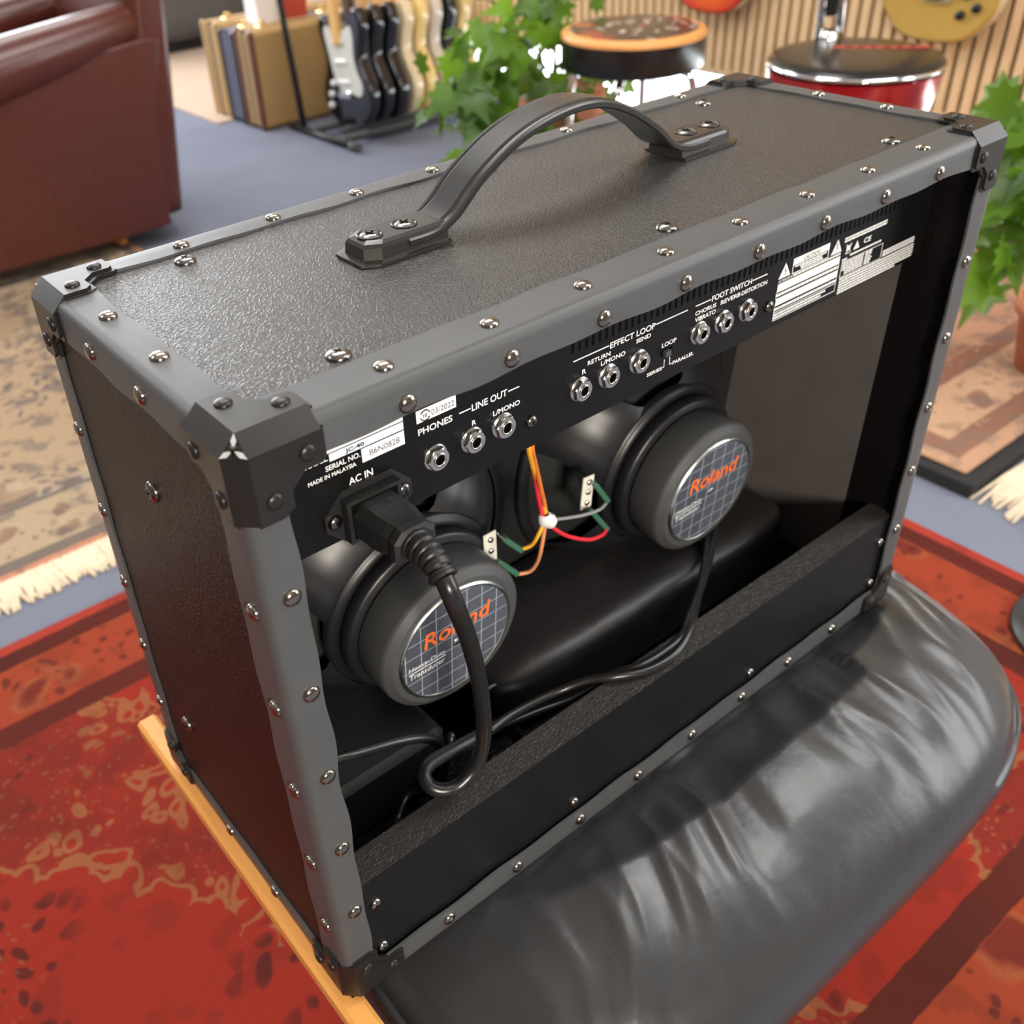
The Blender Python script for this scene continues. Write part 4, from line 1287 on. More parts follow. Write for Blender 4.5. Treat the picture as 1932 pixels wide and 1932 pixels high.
for nm, pts, r in (
    ('A', [(0.1653, 0.050, 0.0990), (0.1846, 0.052, 0.0975), (0.2087, 0.050, 0.0975), (0.2307, 0.045, 0.0990), (0.2481, 0.035, 0.1050), (0.2624, 0.022, 0.1090), (0.2827, 0.012, 0.1085), (0.3043, 0.009, 0.1082), (0.3235, 0.012, 0.1085), (0.3461, 0.022, 0.1080), (0.3822, 0.045, 0.0997), (0.4273, 0.075, 0.0959), (0.4653, 0.104, 0.0966)], 0.0035),
    ('B', [(0.1640, 0.058, 0.0920), (0.1844, 0.053, 0.0900), (0.2094, 0.048, 0.0885), (0.2351, 0.041, 0.0885), (0.2547, 0.034, 0.0960), (0.2687, 0.028, 0.1040), (0.2830, 0.018, 0.1085), (0.3047, 0.016, 0.1085), (0.3300, 0.018, 0.1085), (0.3520, 0.029, 0.1070), (0.3899, 0.050, 0.0985), (0.4377, 0.078, 0.0950), (0.4780, 0.106, 0.0991)], 0.0035),
    ('C', [(0.1850, 0.095, 0.0700), (0.2035, 0.1, 0.0750), (0.2197, 0.1, 0.0692), (0.2389, 0.1, 0.0516), (0.2532, 0.1, 0.0300), (0.2591, 0.1, 0.0200)], 0.0032),
    ('D', [(0.0200, 0.070, 0.1530), (0.0501, 0.06, 0.1504), (0.0695, 0.06, 0.1419), (0.094, 0.06, 0.132), (0.1151, 0.06, 0.1196), (0.129, 0.062, 0.1006), (0.1291, 0.07, 0.0732), (0.1294, 0.08, 0.0268)], 0.0034),
    ('E', [(0.1290, 0.085, 0.0300), (0.1027, 0.07, 0.059), (0.0858, 0.06, 0.0565), (0.0723, 0.05, 0.0609), (0.060, 0.052, 0.040), (0.056, 0.060, 0.020)], 0.0024),
    ('F', [(0.1300, 0.090, 0.0200), (0.1400, 0.080, 0.0600), (0.1480, 0.075, 0.0850), (0.1400, 0.070, 0.0700), (0.1200, 0.065, 0.0300)], 0.0030)):
    b = MB(); b.tube(spline(pts, 8), r, 10)
    b.build('cable', 'rubber', amp)
# soft bag of the reverb unit on the cabinet floor
def bagfn(u, v):
    a = 2 * pi * u
    ph = (v - 0.5) * pi
    sx, sy, sz = 0.185, 0.062, 0.036
    sg = lambda c, p: math.copysign(abs(c) ** p, c)
    r = cos(ph) ** 0.35 if cos(ph) > 0 else 0
    x = sx * sg(cos(a), 0.4) * r
    yy = sy * sg(sin(a), 0.4) * r
    z = sz * sg(sin(ph), 0.5)
    return (0.385 + x, 0.138 + yy, 0.054 + z + 0.004 * nz3(x * 14, yy * 20) * (1 if z > 0 else 0))
b = MB(); b.grid(bagfn, 60, 24, 0, True, True)
fixn(b.build('reverb_bag', 'bag', amp))
b = MB(); b.box(0.035, 0.155, 0.09, 0.185, 0.0165, 0.075, bev=0.006)
b.build('transformer_cover', 'baffle', amp)

# ------------------------------------------------------------------ mains cord
cord = thing('power_cord', (0.0785, 0.0, 0.3503), 'black mains cord plugged into the back of the amplifier', 'power cord')
def LC(p):
    return (p[0] - 0.0785, p[1], p[2] - 0.3503)
PX, PZ = 0.0790, 0.3503
b = MB()
# connector body: narrows in steps towards the collar
lv = [(0.0238, 0.0140, 0.0102), (0.0100, 0.0140, 0.0102), (0.0020, 0.0128, 0.0096), (-0.0040, 0.0112, 0.0088), (-0.0042, 0.0124, 0.0094), (-0.0088, 0.0124, 0.0094), (-0.0100, 0.0100, 0.0078)]
n = 8
for y, hx, hz in lv:
    c = 0.0026
    for (px, pz) in ((-hx + c, -hz), (hx - c, -hz), (hx, -hz + c), (hx, hz - 2 * c), (hx - 2 * c, hz), (-hx + 2 * c, hz), (-hx, hz - 2 * c), (-hx, -hz + c)):
        b.v.append(LC((PX + px, y, PZ + pz)))
for j in range(len(lv) - 1):
    for i in range(n):
        b.face([j * n + i, j * n + (i + 1) % n, (j + 1) * n + (i + 1) % n, (j + 1) * n + i])
b.face(list(range(n))); b.face([(len(lv) - 1) * n + i for i in range(n)])
plug = fixn(b.build('plug', 'plug', cord))
def pt(s, x0, z0, w, h):
    me = textmesh(s, w, h)
    for v in me.vertices:
        v.co = (v.co.x, v.co.z, 0)
    me.materials.append(MT['boot'])
    link('moulded_mark', me, plug, LC((x0, z0, PZ + 0.0103)))
pt('~ +', PX - 0.008, 0.016, 0.016, 0.003)
pt('10A 250V', PX - 0.008, 0.011, 0.014, 0.0022)
# ribbed strain relief along the bending axis
axis = spline([(0.0785, -0.0090, 0.3500), (0.0785, -0.0180, 0.3495), (0.0782, -0.0260, 0.3475), (0.0775, -0.0330, 0.3430)], 10)
b = MB()
rr = []
nA = len(axis)
fine, radii = [], []
for i in range(nA - 1):
    for k in range(3):
        fine.append(axis[i].lerp(axis[i + 1], k / 3))
fine.append(axis[-1])
for i, p in enumerate(fine):
    t = i / (len(fine) - 1)
    base_r = 0.0088 - 0.0022 * t
    g = (t * 6.0) % 1.0
    groove = 0.0018 if (0.12 < t < 0.86 and g > 0.62) else 0.0
    if t > 0.88:
        base_r = 0.0074
    radii.append(base_r - groove)
b.tube([LC(p) for p in fine], radii, 16)
b.build('strain_relief', 'plug', cord)
pts = [(0.0776, -0.0325, 0.3433), (0.0775, -0.0370, 0.3370), (0.0816, -0.0360, 0.3229), (0.0981, -0.0220, 0.2810), (0.1151, -0.0060, 0.2291), (0.1263, 0.0060, 0.1795), (0.1278, 0.0100, 0.1502), (0.1221, 0.0120, 0.1295), (0.1095, 0.0130, 0.1205), (0.0987, 0.0160, 0.1205), (0.0923, 0.0220, 0.1235), (0.0935, 0.0300, 0.1268), (0.1029, 0.0360, 0.1253), (0.1239, 0.0420, 0.1157), (0.1516, 0.0480, 0.1041), (0.1768, 0.0560, 0.0900), (0.2000, 0.0640, 0.0600), (0.2100, 0.0680, 0.0220)]
b = MB(); b.tube([LC(p) for p in spline(pts, 9)], 0.0050, 14)
b.build('cable', 'rubber', cord)

# ------------------------------------------------------------------ armchair
ch = thing('armchair', (0.70, 2.80, FLOOR), 'oxblood brown leather armchair with rolled arms', 'armchair')
def A(p):
    return (p[0] - 0.70, p[1] - 2.80, p[2] - FLOOR)
def slab(name, outline, y0, y1, bev=0.02, mat='brownleather'):
    """outline in x,z, extruded in y with softened rims"""
    pts = spline([(x, 0, z) for x, z in outline], 6, True)
    cx = sum(p.x for p in pts) / len(pts); cz = sum(p.z for p in pts) / len(pts)
    b = MB(); n = len(pts)
    for yy, k in ((y0, 1 - bev * 1.6), (y0 + bev * 0.3, 1 - bev * 0.5), (y0 + bev, 1), (y1 - bev, 1), (y1 - bev * 0.3, 1 - bev * 0.5), (y1, 1 - bev * 1.6)):
        b.v += [A((cx + (p.x - cx) * k, yy, cz + (p.z - cz) * k)) for p in pts]
    for j in range(5):
        for i in range(n):
            b.face([j * n + i, j * n + (i + 1) % n, (j + 1) * n + (i + 1) % n, (j + 1) * n + i], 0, True)
    b.face(list(range(n))); b.face([5 * n + i for i in range(n)])
    return fixn(b.build(name, mat, ch))
side = [(0.26, -0.36), (0.60, -0.37), (0.93, -0.37), (0.965, -0.33), (0.985, -0.10), (1.035, 0.10), (1.02, 0.14), (0.80, 0.12), (0.50, 0.08), (0.26, 0.05), (0.235, 0.0), (0.24, -0.30)]
slab('arm_panel', side, 2.50, 2.60)
slab('arm_panel', side, 3.08, 3.18)
def armroll(y0, sg):
    c = spline([(0.20, y0, 0.055), (0.35, y0, 0.075), (0.60, y0, 0.115), (0.80, y0 + 0.005 * sg, 0.145), (0.95, y0 + 0.015 * sg, 0.168), (1.045, y0 + 0.04 * sg, 0.178)], 8)
    r = [0.088 - 0.046 * (i / (len(c) - 1)) ** 1.6 for i in range(len(c))]
    b = MB(); b.tube([A(p) for p in c], r, 24)
    b.lathe([(0.088, 0), (0.075, 0.02), (0.04, 0.03), (0, 0.032)], 24, 0, Matrix.Translation(A((0.20, y0, 0.055))) @ Matrix.Rotation(-pi / 2, 4, 'Y'))
    b.build('arm_roll', 'brownleather', ch)
armroll(2.545, 1)
armroll(3.135, -1)
def backfn(u, v):
    a = 2 * pi * u
    z = -0.34 + 1.02 * v
    th = 0.068 * (1 - 0.8 * max(0, v - 0.9) / 0.1)
    cx = 0.965 + 0.13 * v
    x = cx + th * math.copysign(abs(cos(a)) ** 0.5, cos(a))
    yy = 2.84 + (0.325 + 0.01 * sin(v * 3)) * math.copysign(abs(sin(a)) ** 0.35, sin(a)) * (1 - 0.25 * max(0, v - 0.85) / 0.15)
    return A((x, yy, z))
b = MB(); b.grid(backfn, 48, 30, 0, True, True)
n = 48
b.face(list(range(n))); b.face([30 * n + i for i in range(n)])
fixn(b.build('backrest', 'brownleather', ch))
b = MB(); b.box(*[q for q in (0.25 - 0.7, 0.93 - 0.7, 2.61 - 2.8, 3.07 - 2.8, -0.14 - FLOOR, 0.0 - FLOOR)], bev=0.035)
b.build('seat_cushion', 'brownleather', ch)
b = MB(); b.box(0.28 - 0.7, 0.92 - 0.7, 2.58 - 2.8, 3.10 - 2.8, -0.36 - FLOOR, -0.14 - FLOOR, bev=0.01)
b.build('seat_base', 'brownleather', ch)
for x in (0.40, 0.82):
    for y in (2.58, 3.10):
        b = MB(); b.lathe([(0.014, 0), (0.020, 0.012), (0.027, 0.055), (0.030, 0.062)], 14, 0, Matrix.Translation(A((x, y, FLOOR + 0.0095))))
        b.build('foot', 'pine', ch)

# ------------------------------------------------------------------ grey pouf, tweed cases, boxes
pf = thing('ottoman', (2.27, 5.35, FLOOR), 'dark grey upholstered seat beyond the tweed cases', 'pouf')
b = MB()
def pfn(u, v):
    a = 2 * pi * u; ph = (v - 0.5) * pi
    sg = lambda c, p: math.copysign(abs(c) ** p, c)
    r = max(0.0, cos(ph)) ** 0.25
    return (0.48 * sg(cos(a), 0.45) * r, 0.36 * sg(sin(a), 0.45) * r, 0.33 + 0.29 * sg(sin(ph), 0.35))
b.grid(pfn, 40, 24, 0, True, True)
fixn(b.build('upholstery', 'greypouf', pf))
b = MB(); b.box(-0.40, 0.40, -0.29, 0.29, 0, 0.05, bev=0.01)
b.build('plinth', 'blackmat', pf)

def case(y0, y1, mat, band, label, x0=1.745, ln=0.98, h=0.36):
    t = thing('instrument_case', (x0, (y0 + y1) / 2, FLOOR), label, 'case')
    w = (y1 - y0) / 2
    b = MB(); b.box(0, ln, -w, w, 0.003, h, bev=0.014)
    b.build('shell', mat, t)
    for s_ in (-1, 1):
        b = MB(); b.box(-0.003, ln + 0.003, s_ * (w - 0.012) - 0.012 if s_ > 0 else -w - 0.002, w + 0.002 if s_ > 0 else -w + 0.022, 0.0, h + 0.003, bev=0.008) if False else b.box(-0.004, 0.016, min(s_ * w, s_ * (w - 0.030)) - 0.002, max(s_ * w, s_ * (w - 0.030)) + 0.002, 0.0, h + 0.003, bev=0.006)
        b.build('edge_binding', band, t)
    b = MB(); b.box(-0.001, ln + 0.001, -0.006, 0.006, 0.004, h + 0.0015)
    b.build('lid_seam', 'casedark', t)
    for x in (0.09, 0.45, 0.80):
        b = MB(); b.box(x - 0.022, x + 0.022, -0.020, 0.020, h - 0.001, h + 0.006, bev=0.002)
        b.tube([(x - 0.012, 0.0, h + 0.006), (x - 0.008, 0, h + 0.020), (x + 0.008, 0, h + 0.020), (x + 0.012, 0, h + 0.006)], 0.004, 8)
        b.build('latch', 'brass', t)
    return t
case(3.345, 3.480, 'tweed', 'caseleather', 'tan tweed instrument case with brown leather binding nearest the guitar rack')
case(3.487, 3.612, 'bluecloth', 'casedark', 'slate blue and black case standing between the two tweed cases', h=0.345)
case(3.620, 3.760, 'tweed', 'tweed', 'tan tweed instrument case farthest from the guitar rack')
t = thing('carton', (1.925, 3.55, -0.073), 'white box standing on the blue case', 'box')
b = MB(); b.box(-0.055, 0.055, -0.05, 0.05, 0, 0.17, bev=0.003); b.build('box_body', 'paper', t)
b = MB(); b.box(-0.0565, 0.0565, -0.0515, 0.0515, 0.135, 0.172, bev=0.003); b.build('box_lid', 'paper', t)
t = thing('carton', (2.045, 3.55, -0.073), 'red box standing beside the white box on the blue case', 'box')
b = MB(); b.box(-0.05, 0.05, -0.05, 0.05, 0, 0.16, bev=0.003); b.build('box_body', 'redcarton', t)
b = MB(); b.box(-0.0515, 0.0515, -0.0515, 0.0515, 0.125, 0.162, bev=0.003); b.build('box_lid', 'redcarton', t)

# ------------------------------------------------------------------ guitar rack and guitars
GR = thing('guitar_rack', (2.2, 3.0, FLOOR), 'black tubular floor rack holding the row of electric guitars', 'guitar stand')
def G(p):
    return (p[0] - 2.2, p[1] - 3.0, p[2] - FLOOR)
for x in (1.84, 2.62):
    b = MB()
    b.tube([G((x, 2.84, FLOOR + 0.016)), G((x, 3.30, FLOOR + 0.016))], 0.014, 12)
    b.build('foot_tube', 'blackmetal', GR)
    b = MB(); b.tube([G((x, 3.20, FLOOR + 0.02)), G((x, 3.26, 0.1)), G((x, 3.32, 0.42))], 0.012, 12)
    b.build('upright', 'blackmetal', GR)
    b = MB(); b.tube([G((x, 2.82, FLOOR + 0.018)), G((x, 2.87, FLOOR + 0.018))], 0.017, 12)
    b.build('rubber_cap', 'foam', GR)
for y, z in ((2.90, -0.385), (3.10, -0.385), (3.32, 0.42)):
    b = MB(); b.tube([G((1.84, y, z)), G((2.62, y, z))], 0.015, 12)
    b.build('padded_rail', 'foam', GR)
for x in (1.84, 2.62):
    b = MB()
    b.tube([G((x, 2.90, FLOOR + 0.02)), G((x, 2.90, -0.385))], 0.010, 10)
    b.tube([G((x, 3.10, FLOOR + 0.02)), G((x, 3.10, -0.385))], 0.010, 10)
    b.build('rail_support', 'blackmetal', GR)

STRAT = [(0, 0), (-90, 10), (-150, 68), (-160, 130), (-133, 190), (-113, 232), (-124, 280), (-150, 335), (-148, 385), (-122, 402), (-88, 372), (-55, 338), (-28, 330), (28, 330), (54, 342), (82, 366), (106, 378), (126, 352), (122, 308), (104, 250), (116, 196), (152, 140), (162, 88), (135, 34), (80, 5)]
LPSH = [(0, 0), (-95, 14), (-155, 75), (-166, 140), (-140, 200), (-106, 250), (-108, 300), (-128, 350), (-118, 410), (-80, 438), (-35, 430), (-28, 425), (28, 400), (34, 350), (58, 330), (90, 345), (118, 330), (124, 300), (108, 255), (140, 200), (166, 140), (155, 75), (95, 14)]
PGUARD = [(-30, 120), (-100, 110), (-118, 150), (-95, 200), (-88, 250), (-100, 310), (-88, 345), (-40, 330), (30, 325), (70, 345), (88, 320), (75, 250), (60, 170), (20, 120)]
def guitar_mesh(sh, th, inset=0.006):
    pts = spline([(0, u / 1000, w / 1000) for u, w in sh], 4, True)
    cy_ = 0.0; cz = 0.19
    b = MB(); n = len(pts)
    for x, k in ((-th / 2, 0.955), (-th / 2 + inset * 0.4, 0.985), (-th / 2 + inset, 1.0), (th / 2 - inset, 1.0), (th / 2 - inset * 0.4, 0.985), (th / 2, 0.955)):
        b.v += [(x, p.y * k, cz + (p.z - cz) * k) for p in pts]
    for j in range(5):
        for i in range(n):
            b.face([j * n + i, j * n + (i + 1) % n, (j + 1) * n + (i + 1) % n, (j + 1) * n + i], 0, True)
    b.face(list(range(n))); b.face([5 * n + i for i in range(n)])
    return b
def flat(sh, x0, x1):
    b = MB()
    pts = spline([(0, u / 1000, w / 1000) for u, w in sh], 4, True)
    b.prism([(p.y, p.z) for p in pts], x0, x1, 0)
    return b
def guitar(loc, lean, body, guard, neckm, label, sh=STRAT, th=0.044, style='s', group=None, rz=0.0):
    t = thing('electric_guitar', loc, label, 'guitar', group, rz)
    t.rotation_euler = (lean[0], lean[1], rz)
    fixn(guitar_mesh(sh, th).build('body', body, t))
    f = -th / 2
    if guard:
        fixn(flat(PGUARD, f - 0.0022, f + 0.001).build('pickguard', guard, t))
    nb = 0.33 if style == 's' else 0.36
    b = MB(); b.box(f - 0.012, f + 0.012, -0.027, 0.027, nb - 0.05, 0.98 if style == 's' else 0.96, bev=0.006)
    b.build('neck', neckm, t)
    b = MB(); b.prism([(-0.026, 0.97), (0.026, 0.97), (0.045, 1.02), (0.030, 1.16), (-0.04, 1.15), (-0.03, 1.03)], f - 0.008, f + 0.006, 0)
    fixn(b.build('headstock', neckm, t))
    for k, z in enumerate((0.155, 0.225, 0.295) if style == 's' else (0.175, 0.305)):
        b = MB(); b.box(f - 0.008, f, -0.040, 0.040, z - 0.009, z + 0.009, bev=0.004) if style == 's' else b.box(f - 0.008, f, -0.036, 0.036, z - 0.019, z + 0.019, bev=0.003)
        b.build('pickup', 'nylon' if guard in ('ink', 'nylon', 'mint') else 'steel', t)
    b = MB(); b.box(f - 0.012, f, -0.040, 0.040, 0.100, 0.125, bev=0.003)
    b.build('bridge', 'chrome', t)
    kn = ((0.070, 0.150), (0.095, 0.110), (0.110, 0.070)) if style == 's' else ((-0.082, 0.125), (-0.118, 0.148), (-0.075, 0.075), (-0.115, 0.095))
    for ky, kz in kn:
        b = MB(); b.lathe([(0.012, 0), (0.0115, 0.011), (0.009, 0.013), (0, 0.0132)], 16, 0, Matrix.Translation((f, ky, kz)) @ Matrix.Rotation(-pi / 2, 4, 'Y'))
        b.build('knob', 'blackvinyl' if style != 's' else 'nylon', t)
    return t
MT['gblack'] = simple('gloss_black_lacquer', (0.008, 0.008, 0.010), 0.12, coat=0.5, nscale=20)
MT['gcream'] = simple('cream_lacquer', (0.72, 0.58, 0.36), 0.18, coat=0.4, nscale=12, nvar=0.06)
MT['gyellow'] = simple('pale_yellow_lacquer', (0.80, 0.58, 0.22), 0.18, coat=0.4, nscale=12, nvar=0.06)
MT['gbeige'] = simple('aged_white_lacquer', (0.62, 0.54, 0.42), 0.2, coat=0.4, nscale=12, nvar=0.06)
MT['ggrey'] = simple('grey_lacquer', (0.20, 0.18, 0.17), 0.2, coat=0.4, nscale=12, nvar=0.06)
MT['mint'] = simple('aged_white_guard', (0.66, 0.66, 0.58), 0.35, nscale=20, nvar=0.06)
MT['mauve'] = simple('smoky_guard', (0.26, 0.23, 0.22), 0.25, nscale=20, nvar=0.1)
MT['rosewood'] = mat_wood('rosewood', (0.06, 0.025, 0.015), (0.10, 0.045, 0.025), 0.45, (20, 20, 3))
GL = (('gblack', 'mint', 'maple', 'black guitar with white pickguard, first in the rack beside the tweed cases'),
      ('gblack', 'mauve', 'rosewood', 'black guitar with smoky grey pickguard, second in the rack'),
      ('gblack', 'blackvinyl', 'maple', 'all black guitar in the rack just before the cream one'),
      ('gcream', 'mauve', 'maple', 'cream guitar in the rack beside the pale yellow one'),
      ('gyellow', 'mint', 'maple', 'pale yellow guitar in the middle of the rack'),
      ('gbeige', 'mint', 'rosewood', 'aged white guitar in the rack just behind the pale yellow one'),
      ('gblack', 'mauve', 'rosewood', 'black guitar next to last in the rack, before the plant'),
      ('gyellow', 'mauve', 'maple', 'honey yellow guitar last in the rack, partly behind the plant leaves'))
for i, (bd, gd, nk, lb) in enumerate(GL):
    guitar((1.945 + 0.066 * i, 2.985, -0.371), (-0.10, 0.0), bd, gd, nk, lb, group='guitars in the floor rack')

# guitars hung on the slatted wall
def mat_burst():
    t = NT('orange_burst_lacquer')
    x, y, z = t.sep(t.obj())
    r = t.math('SQRT', t.math('ADD', t.math('POWER', y, 2.0), t.math('POWER', t.math('SUBTRACT', z, 0.16), 2.0)))
    t.put(t.b.inputs['Base Color'], t.ramp(r, [(0.0, (0.80, 0.30, 0.02)), (0.10, (0.78, 0.16, 0.01)), (0.17, (0.55, 0.03, 0.01))]))
    t.set(Roughness=0.12)
    return t.m
MT['burst'] = mat_burst()
MT['gold'] = simple('gold_top_lacquer', (0.62, 0.40, 0.10), 0.30, 0.45, nscale=40, nvar=0.08)
def hanging(y, z, body, back, label, th=0.05):
    t = guitar((WX - 0.062, y, z), (0, 0.0), body, None, 'rosewood', label, LPSH, th, 'l')
    b = MB()
    pts = spline([(0, u / 1000, w / 1000) for u, w in LPSH], 4, True)
    n = len(pts)
    for x, k in ((-th / 2 + 0.0035, 1.004), (-th / 2 + 0.008, 1.008), (th / 2, 1.004)):
        b.v += [(x, p.y * k, 0.19 + (p.z - 0.19) * k) for p in pts]
    for j in range(2):
        for i in range(n):
            b.face([j * n + i, j * n + (i + 1) % n, (j + 1) * n + (i + 1) % n, (j + 1) * n + i], 0, True)
    fixn(b.build('binding', back, t))
    b = MB(); b.tube([(0.06, 0, 1.03), (-0.02, 0, 1.03), (-0.03, 0.03, 1.035)], 0.006, 8); b.build('wall_hanger', 'blackmetal', t)
    return t
hanging(1.212, 0.004, 'gold', 'gcream', 'gold-topped electric guitar with black knobs hanging on the slatted wall')
hanging(1.995, 0.000, 'burst', 'gcream', 'orange sunburst electric guitar hanging on the slatted wall')

# ------------------------------------------------------------------ stools
def legs(t, r0, r1, ztop, mat='chrome', rad=0.011):
    for k in range(4):
        a = k * pi / 2 + 0.55
        c, s_ = cos(a), sin(a)
        b = MB(); b.tube(spline([(c * 0.03, s_ * 0.03, ztop), (c * r0 * 0.75, s_ * r0 * 0.75, ztop - 0.006), (c * r0 * 1.02, s_ * r0 * 1.02, ztop - 0.05), (c * r1 * 0.9, s_ * r1 * 0.9, ztop * 0.4), (c * r1, s_ * r1, 0.0)], 8), rad, 12)
        b.build('leg', mat, t)
    b = MB(); b.tube([(r1 * 0.95 * cos(2 * pi * i / 32), r1 * 0.95 * sin(2 * pi * i / 32), ztop * 0.35) for i in range(33)], 0.008, 10, cap=False)
    b.build('foot_ring', mat, t)
st = thing('bar_stool', (1.937, 1.590, FLOOR), 'round black stool with orange ring round its printed seat', 'stool')
ZS = 0.535
b = MB(); b.lathe([(0.02, ZS - 0.088), (0.165, ZS - 0.088), (0.182, ZS - 0.082), (0.186, ZS - 0.075), (0.186, ZS - 0.012)], 56)
b.build('seat_drum', 'blackvinyl', st)
b = MB(); b.lathe([(0.186, ZS - 0.012), (0.1865, ZS - 0.004), (0.183, ZS + 0.002), (0.165, ZS + 0.006)], 56)
b.build('seat_ring', 'orangeband', st)
b = MB(); b.lathe([(0.165, ZS + 0.006), (0.12, ZS + 0.008), (0.05, ZS + 0.009), (0, ZS + 0.009)], 56)
b.build('seat_top', 'seatprint', st)
legs(st, 0.16, 0.19, ZS - 0.088)
st = thing('bar_stool', (2.003, 0.987, FLOOR + 0.0388), 'round red stool with black seat and chrome backrest posts', 'stool')
ZS = 0.490
b = MB(); b.lathe([(0.02, ZS - 0.115), (0.150, ZS - 0.115), (0.168, ZS - 0.10), (0.182, ZS - 0.05), (0.186, ZS - 0.012)], 56)
b.build('seat_drum', 'redpaint', st)
b = MB(); b.lathe([(0.186, ZS - 0.006), (0.189, ZS - 0.004), (0.189, ZS - 0.001), (0.186, ZS + 0.002)], 56)
b.build('chrome_band', 'chrome', st)
b = MB(); b.lathe([(0.187, ZS + 0.000), (0.180, ZS + 0.010), (0.160, ZS + 0.015), (0.10, ZS + 0.017), (0, ZS + 0.018)], 56)
b.build('seat_top', 'blackvinyl', st)
b = MB()
for k in range(7):
    M = Matrix.Translation((0.02 + 0.016 * k, 0.05 - 0.022 * k, ZS + 0.0171)) @ Matrix.Rotation(0.9, 4, 'Z')
    b.box(-0.010, 0.010, -0.020 + 0.003 * (k % 3), 0.020, 0, 0.0012, 0, M)
b.build('printed_script', 'redcarton', st)
legs(st, 0.15, 0.18, ZS - 0.115)
RV = Vector((0.785, -0.619, 0))
for sg in (-1, 1):
    p = Vector((0.085, 0.132, ZS + 0.014)) + RV * 0.022 * sg
    b = MB(); b.tube([p, p + Vector((0.01, 0.01, 0.12)), p + Vector((0.03, 0.03, 0.42))], 0.009, 12)
    b.build('backrest_post', 'chrome', st)
b = MB()
pc = Vector((0.094, 0.142, ZS + 0.06))
M = Matrix.Translation(pc) @ Matrix.Rotation(math.atan2(RV.y, RV.x), 4, 'Z')
b.box(-0.013, 0.013, -0.006, 0.006, 0.0, 0.34, 0, M, 0.003); b.box(-0.003, 0.013, -0.0075, -0.006, 0.06, 0.34, 1, M)
b.build('backrest_panel', ['blackvinyl', 'redcarton'], st)
b = MB(); b.lathe([(0.024, 0), (0.024, 0.02), (0.016, 0.024)], 20, 0, Matrix.Translation((0.085, 0.132, ZS + 0.010)))
b.build('backrest_mount', 'chrome', st)

# ------------------------------------------------------------------ plants
LEAF = [(0, 0), (0.16, -0.16), (0.40, -0.20), (0.34, 0.02), (0.62, 0.16), (0.40, 0.30), (0.46, 0.58), (0.22, 0.52), (0.10, 0.78), (0, 1.05)]
def leaf_mesh(bend):
    b = MB()
    pts = LEAF + [(-x, y) for x, y in LEAF[-2:0:-1]]
    def P(x, y):
        return (x, y, 0.22 * abs(x) - bend * y * y - 0.10 * x * x)
    b.v = [P(0, 0.0), P(0, 0.25), P(0, 0.55), P(0, 1.05)]
    rt = [P(x, y) for x, y in LEAF[1:-1]]
    lf = [P(-x, y) for x, y in LEAF[1:-1]]
    k = len(rt)
    b.v += rt + lf
    for o, sgn in ((4, 1), (4 + k, -1)):
        fs_ = [(0, o, o + 1, o + 2), (0, o + 2, 1), (1, o + 2, o + 3, o + 4), (1, o + 4, 2), (2, o + 4, o + 5, o + 6), (2, o + 6, o + 7, 3)]
        for f in fs_:
            b.face(f if sgn > 0 else f[::-1], 0, True)
    return b.mesh('leaf', ['leaf'])
LM = [leaf_mesh(0.10), leaf_mesh(0.28), leaf_mesh(0.45)]
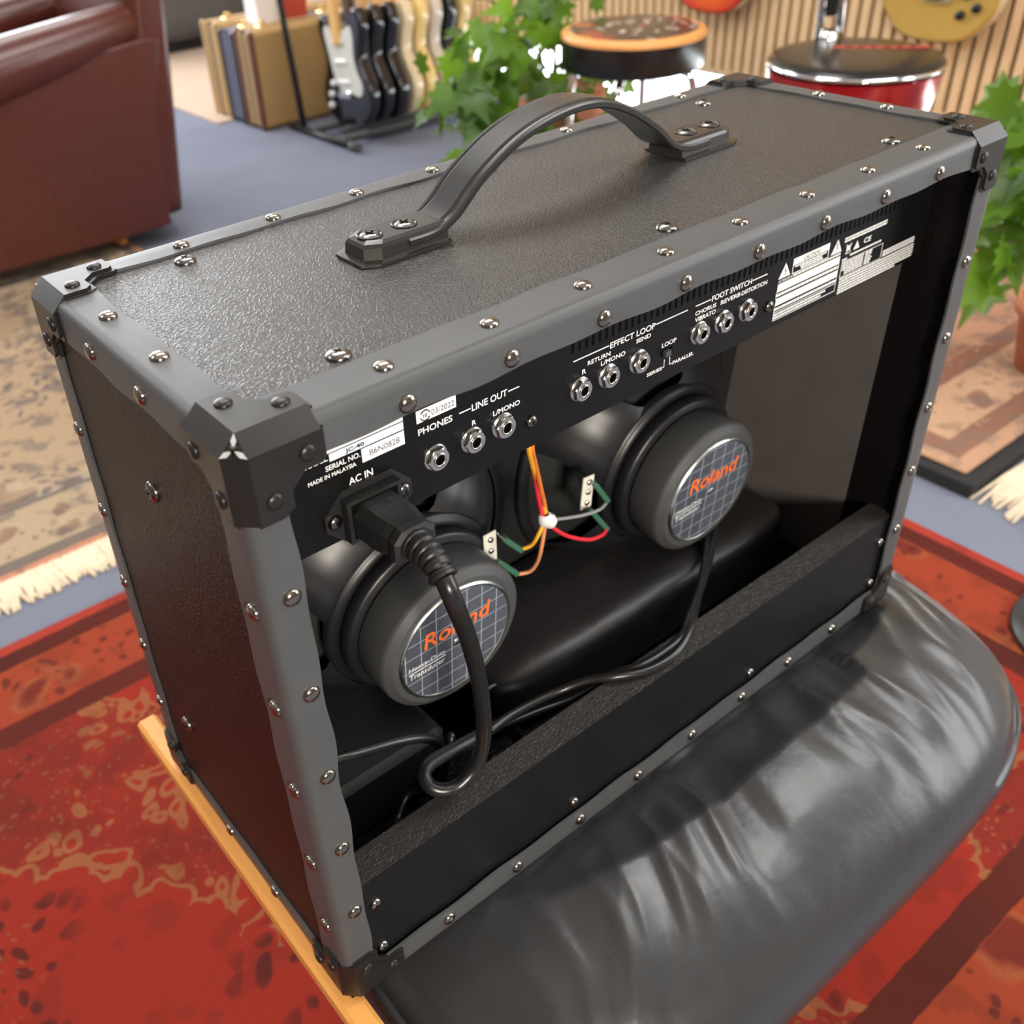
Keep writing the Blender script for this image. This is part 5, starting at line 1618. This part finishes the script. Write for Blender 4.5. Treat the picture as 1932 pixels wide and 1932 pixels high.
def plant(loc, label, pot_r, pot_h, spots, nleaf, size, seed, potlabel=None):
    r = random.Random(seed)
    t = thing('potted_plant', loc, label, 'plant')
    b = MB()
    b.lathe([(0, 0), (pot_r * 0.72, 0), (pot_r * 0.95, pot_h * 0.80), (pot_r * 1.06, pot_h * 0.80), (pot_r * 1.08, pot_h), (pot_r * 0.96, pot_h), (pot_r * 0.90, pot_h * 0.88)], 36)
    b.build('pot', 'terracotta', t)
    b = MB(); b.lathe([(pot_r * 0.92, pot_h * 0.90), (pot_r * 0.5, pot_h * 0.93), (0, pot_h * 0.94)], 28)
    b.build('soil', 'soil', t)
    tocam = (CAM - Vector(loc)).normalized()
    per = max(1, nleaf // len(spots))
    for (cx, cy, cz, rad) in spots:
        c = Vector((cx, cy, cz)) - Vector(loc)
        base = Vector((r.uniform(-0.4, 0.4) * pot_r, r.uniform(-0.4, 0.4) * pot_r, pot_h * 0.9))
        mid = (base + c) / 2 + Vector((r.uniform(-0.04, 0.04), r.uniform(-0.04, 0.04), 0.10))
        b = MB(); b.tube(spline([base, mid, c], 8), [0.005 - 0.002 * i / 16 for i in range(17)], 7)
        b.build('stem', 'stem', t)
        for k in range(per):
            d = Vector((r.gauss(0, 0.5), r.gauss(0, 0.5), r.gauss(0, 0.5)))
            if d.length > 1.3:
                d *= 1.3 / d.length
            p = c + d * rad
            up = (Vector((r.gauss(0, 0.5), r.gauss(0, 0.5), r.gauss(0.5, 0.4))) + tocam * 0.5).normalized()
            dirn = Vector((d.x + r.gauss(0, 0.4), d.y + r.gauss(0, 0.4), -0.6 + d.z * 0.3 + r.gauss(0, 0.3)))
            dirn = (dirn - up * dirn.dot(up)).normalized()
            xa = dirn.cross(up)
            M = Matrix(((xa.x, dirn.x, up.x), (xa.y, dirn.y, up.y), (xa.z, dirn.z, up.z)))
            o = link('leaf', r.choice(LM), t, p, M)
            s_ = size * r.uniform(0.65, 1.25)
            o.scale = (s_, s_, s_)
    return t
plant((1.99, 1.93, FLOOR), 'large leafy green plant in a terracotta pot beside the black stool', 0.13, 0.33,
      [(1.90, 1.93, 0.13, 0.13), (1.80, 1.90, 0.10, 0.13), (1.72, 1.93, 0.06, 0.11), (1.68, 1.97, -0.02, 0.10), (1.66, 1.90, -0.10, 0.09), (1.63, 1.85, -0.18, 0.09), (1.74, 1.84, -0.16, 0.10), (1.80, 1.86, -0.04, 0.12), (1.90, 1.86, -0.10, 0.10), (1.98, 1.90, 0.14, 0.08), (2.08, 1.96, -0.02, 0.10), (2.16, 1.93, -0.16, 0.09)], 150, 0.085, 11)
plant((1.905, 0.375, FLOOR + 0.0385), 'leafy green plant in a terracotta pot on the faded rug', 0.085, 0.15,
      [(1.72, 0.43, 0.10, 0.09), (1.68, 0.42, 0.02, 0.09), (1.62, 0.41, -0.05, 0.07), (1.73, 0.43, -0.03, 0.08), (1.76, 0.40, 0.06, 0.09), (1.80, 0.46, 0.12, 0.08)], 66, 0.085, 23)

# ------------------------------------------------------------------ microphone stand, only its base reaches into the picture
ms = thing('microphone_stand', (1.218, -0.052, FLOOR + 0.0092), 'black stand with a round base at the right edge of the red rug', 'stand')
b = MB(); b.lathe([(0, 0), (0.118, 0), (0.121, 0.004), (0.119, 0.012), (0.08, 0.022), (0.025, 0.028), (0.022, 0.05), (0.0, 0.05)], 48)
b.build('base', 'blackmetal', ms)
b = MB(); b.tube([(0, 0, 0.045), (0, 0, 0.95)], 0.010, 12)
b.build('pole', 'blackmetal', ms)
b = MB(); b.tube([(0, 0, 0.62), (0, 0, 0.70)], 0.016, 12)
b.build('clutch', 'blackmetal', ms)
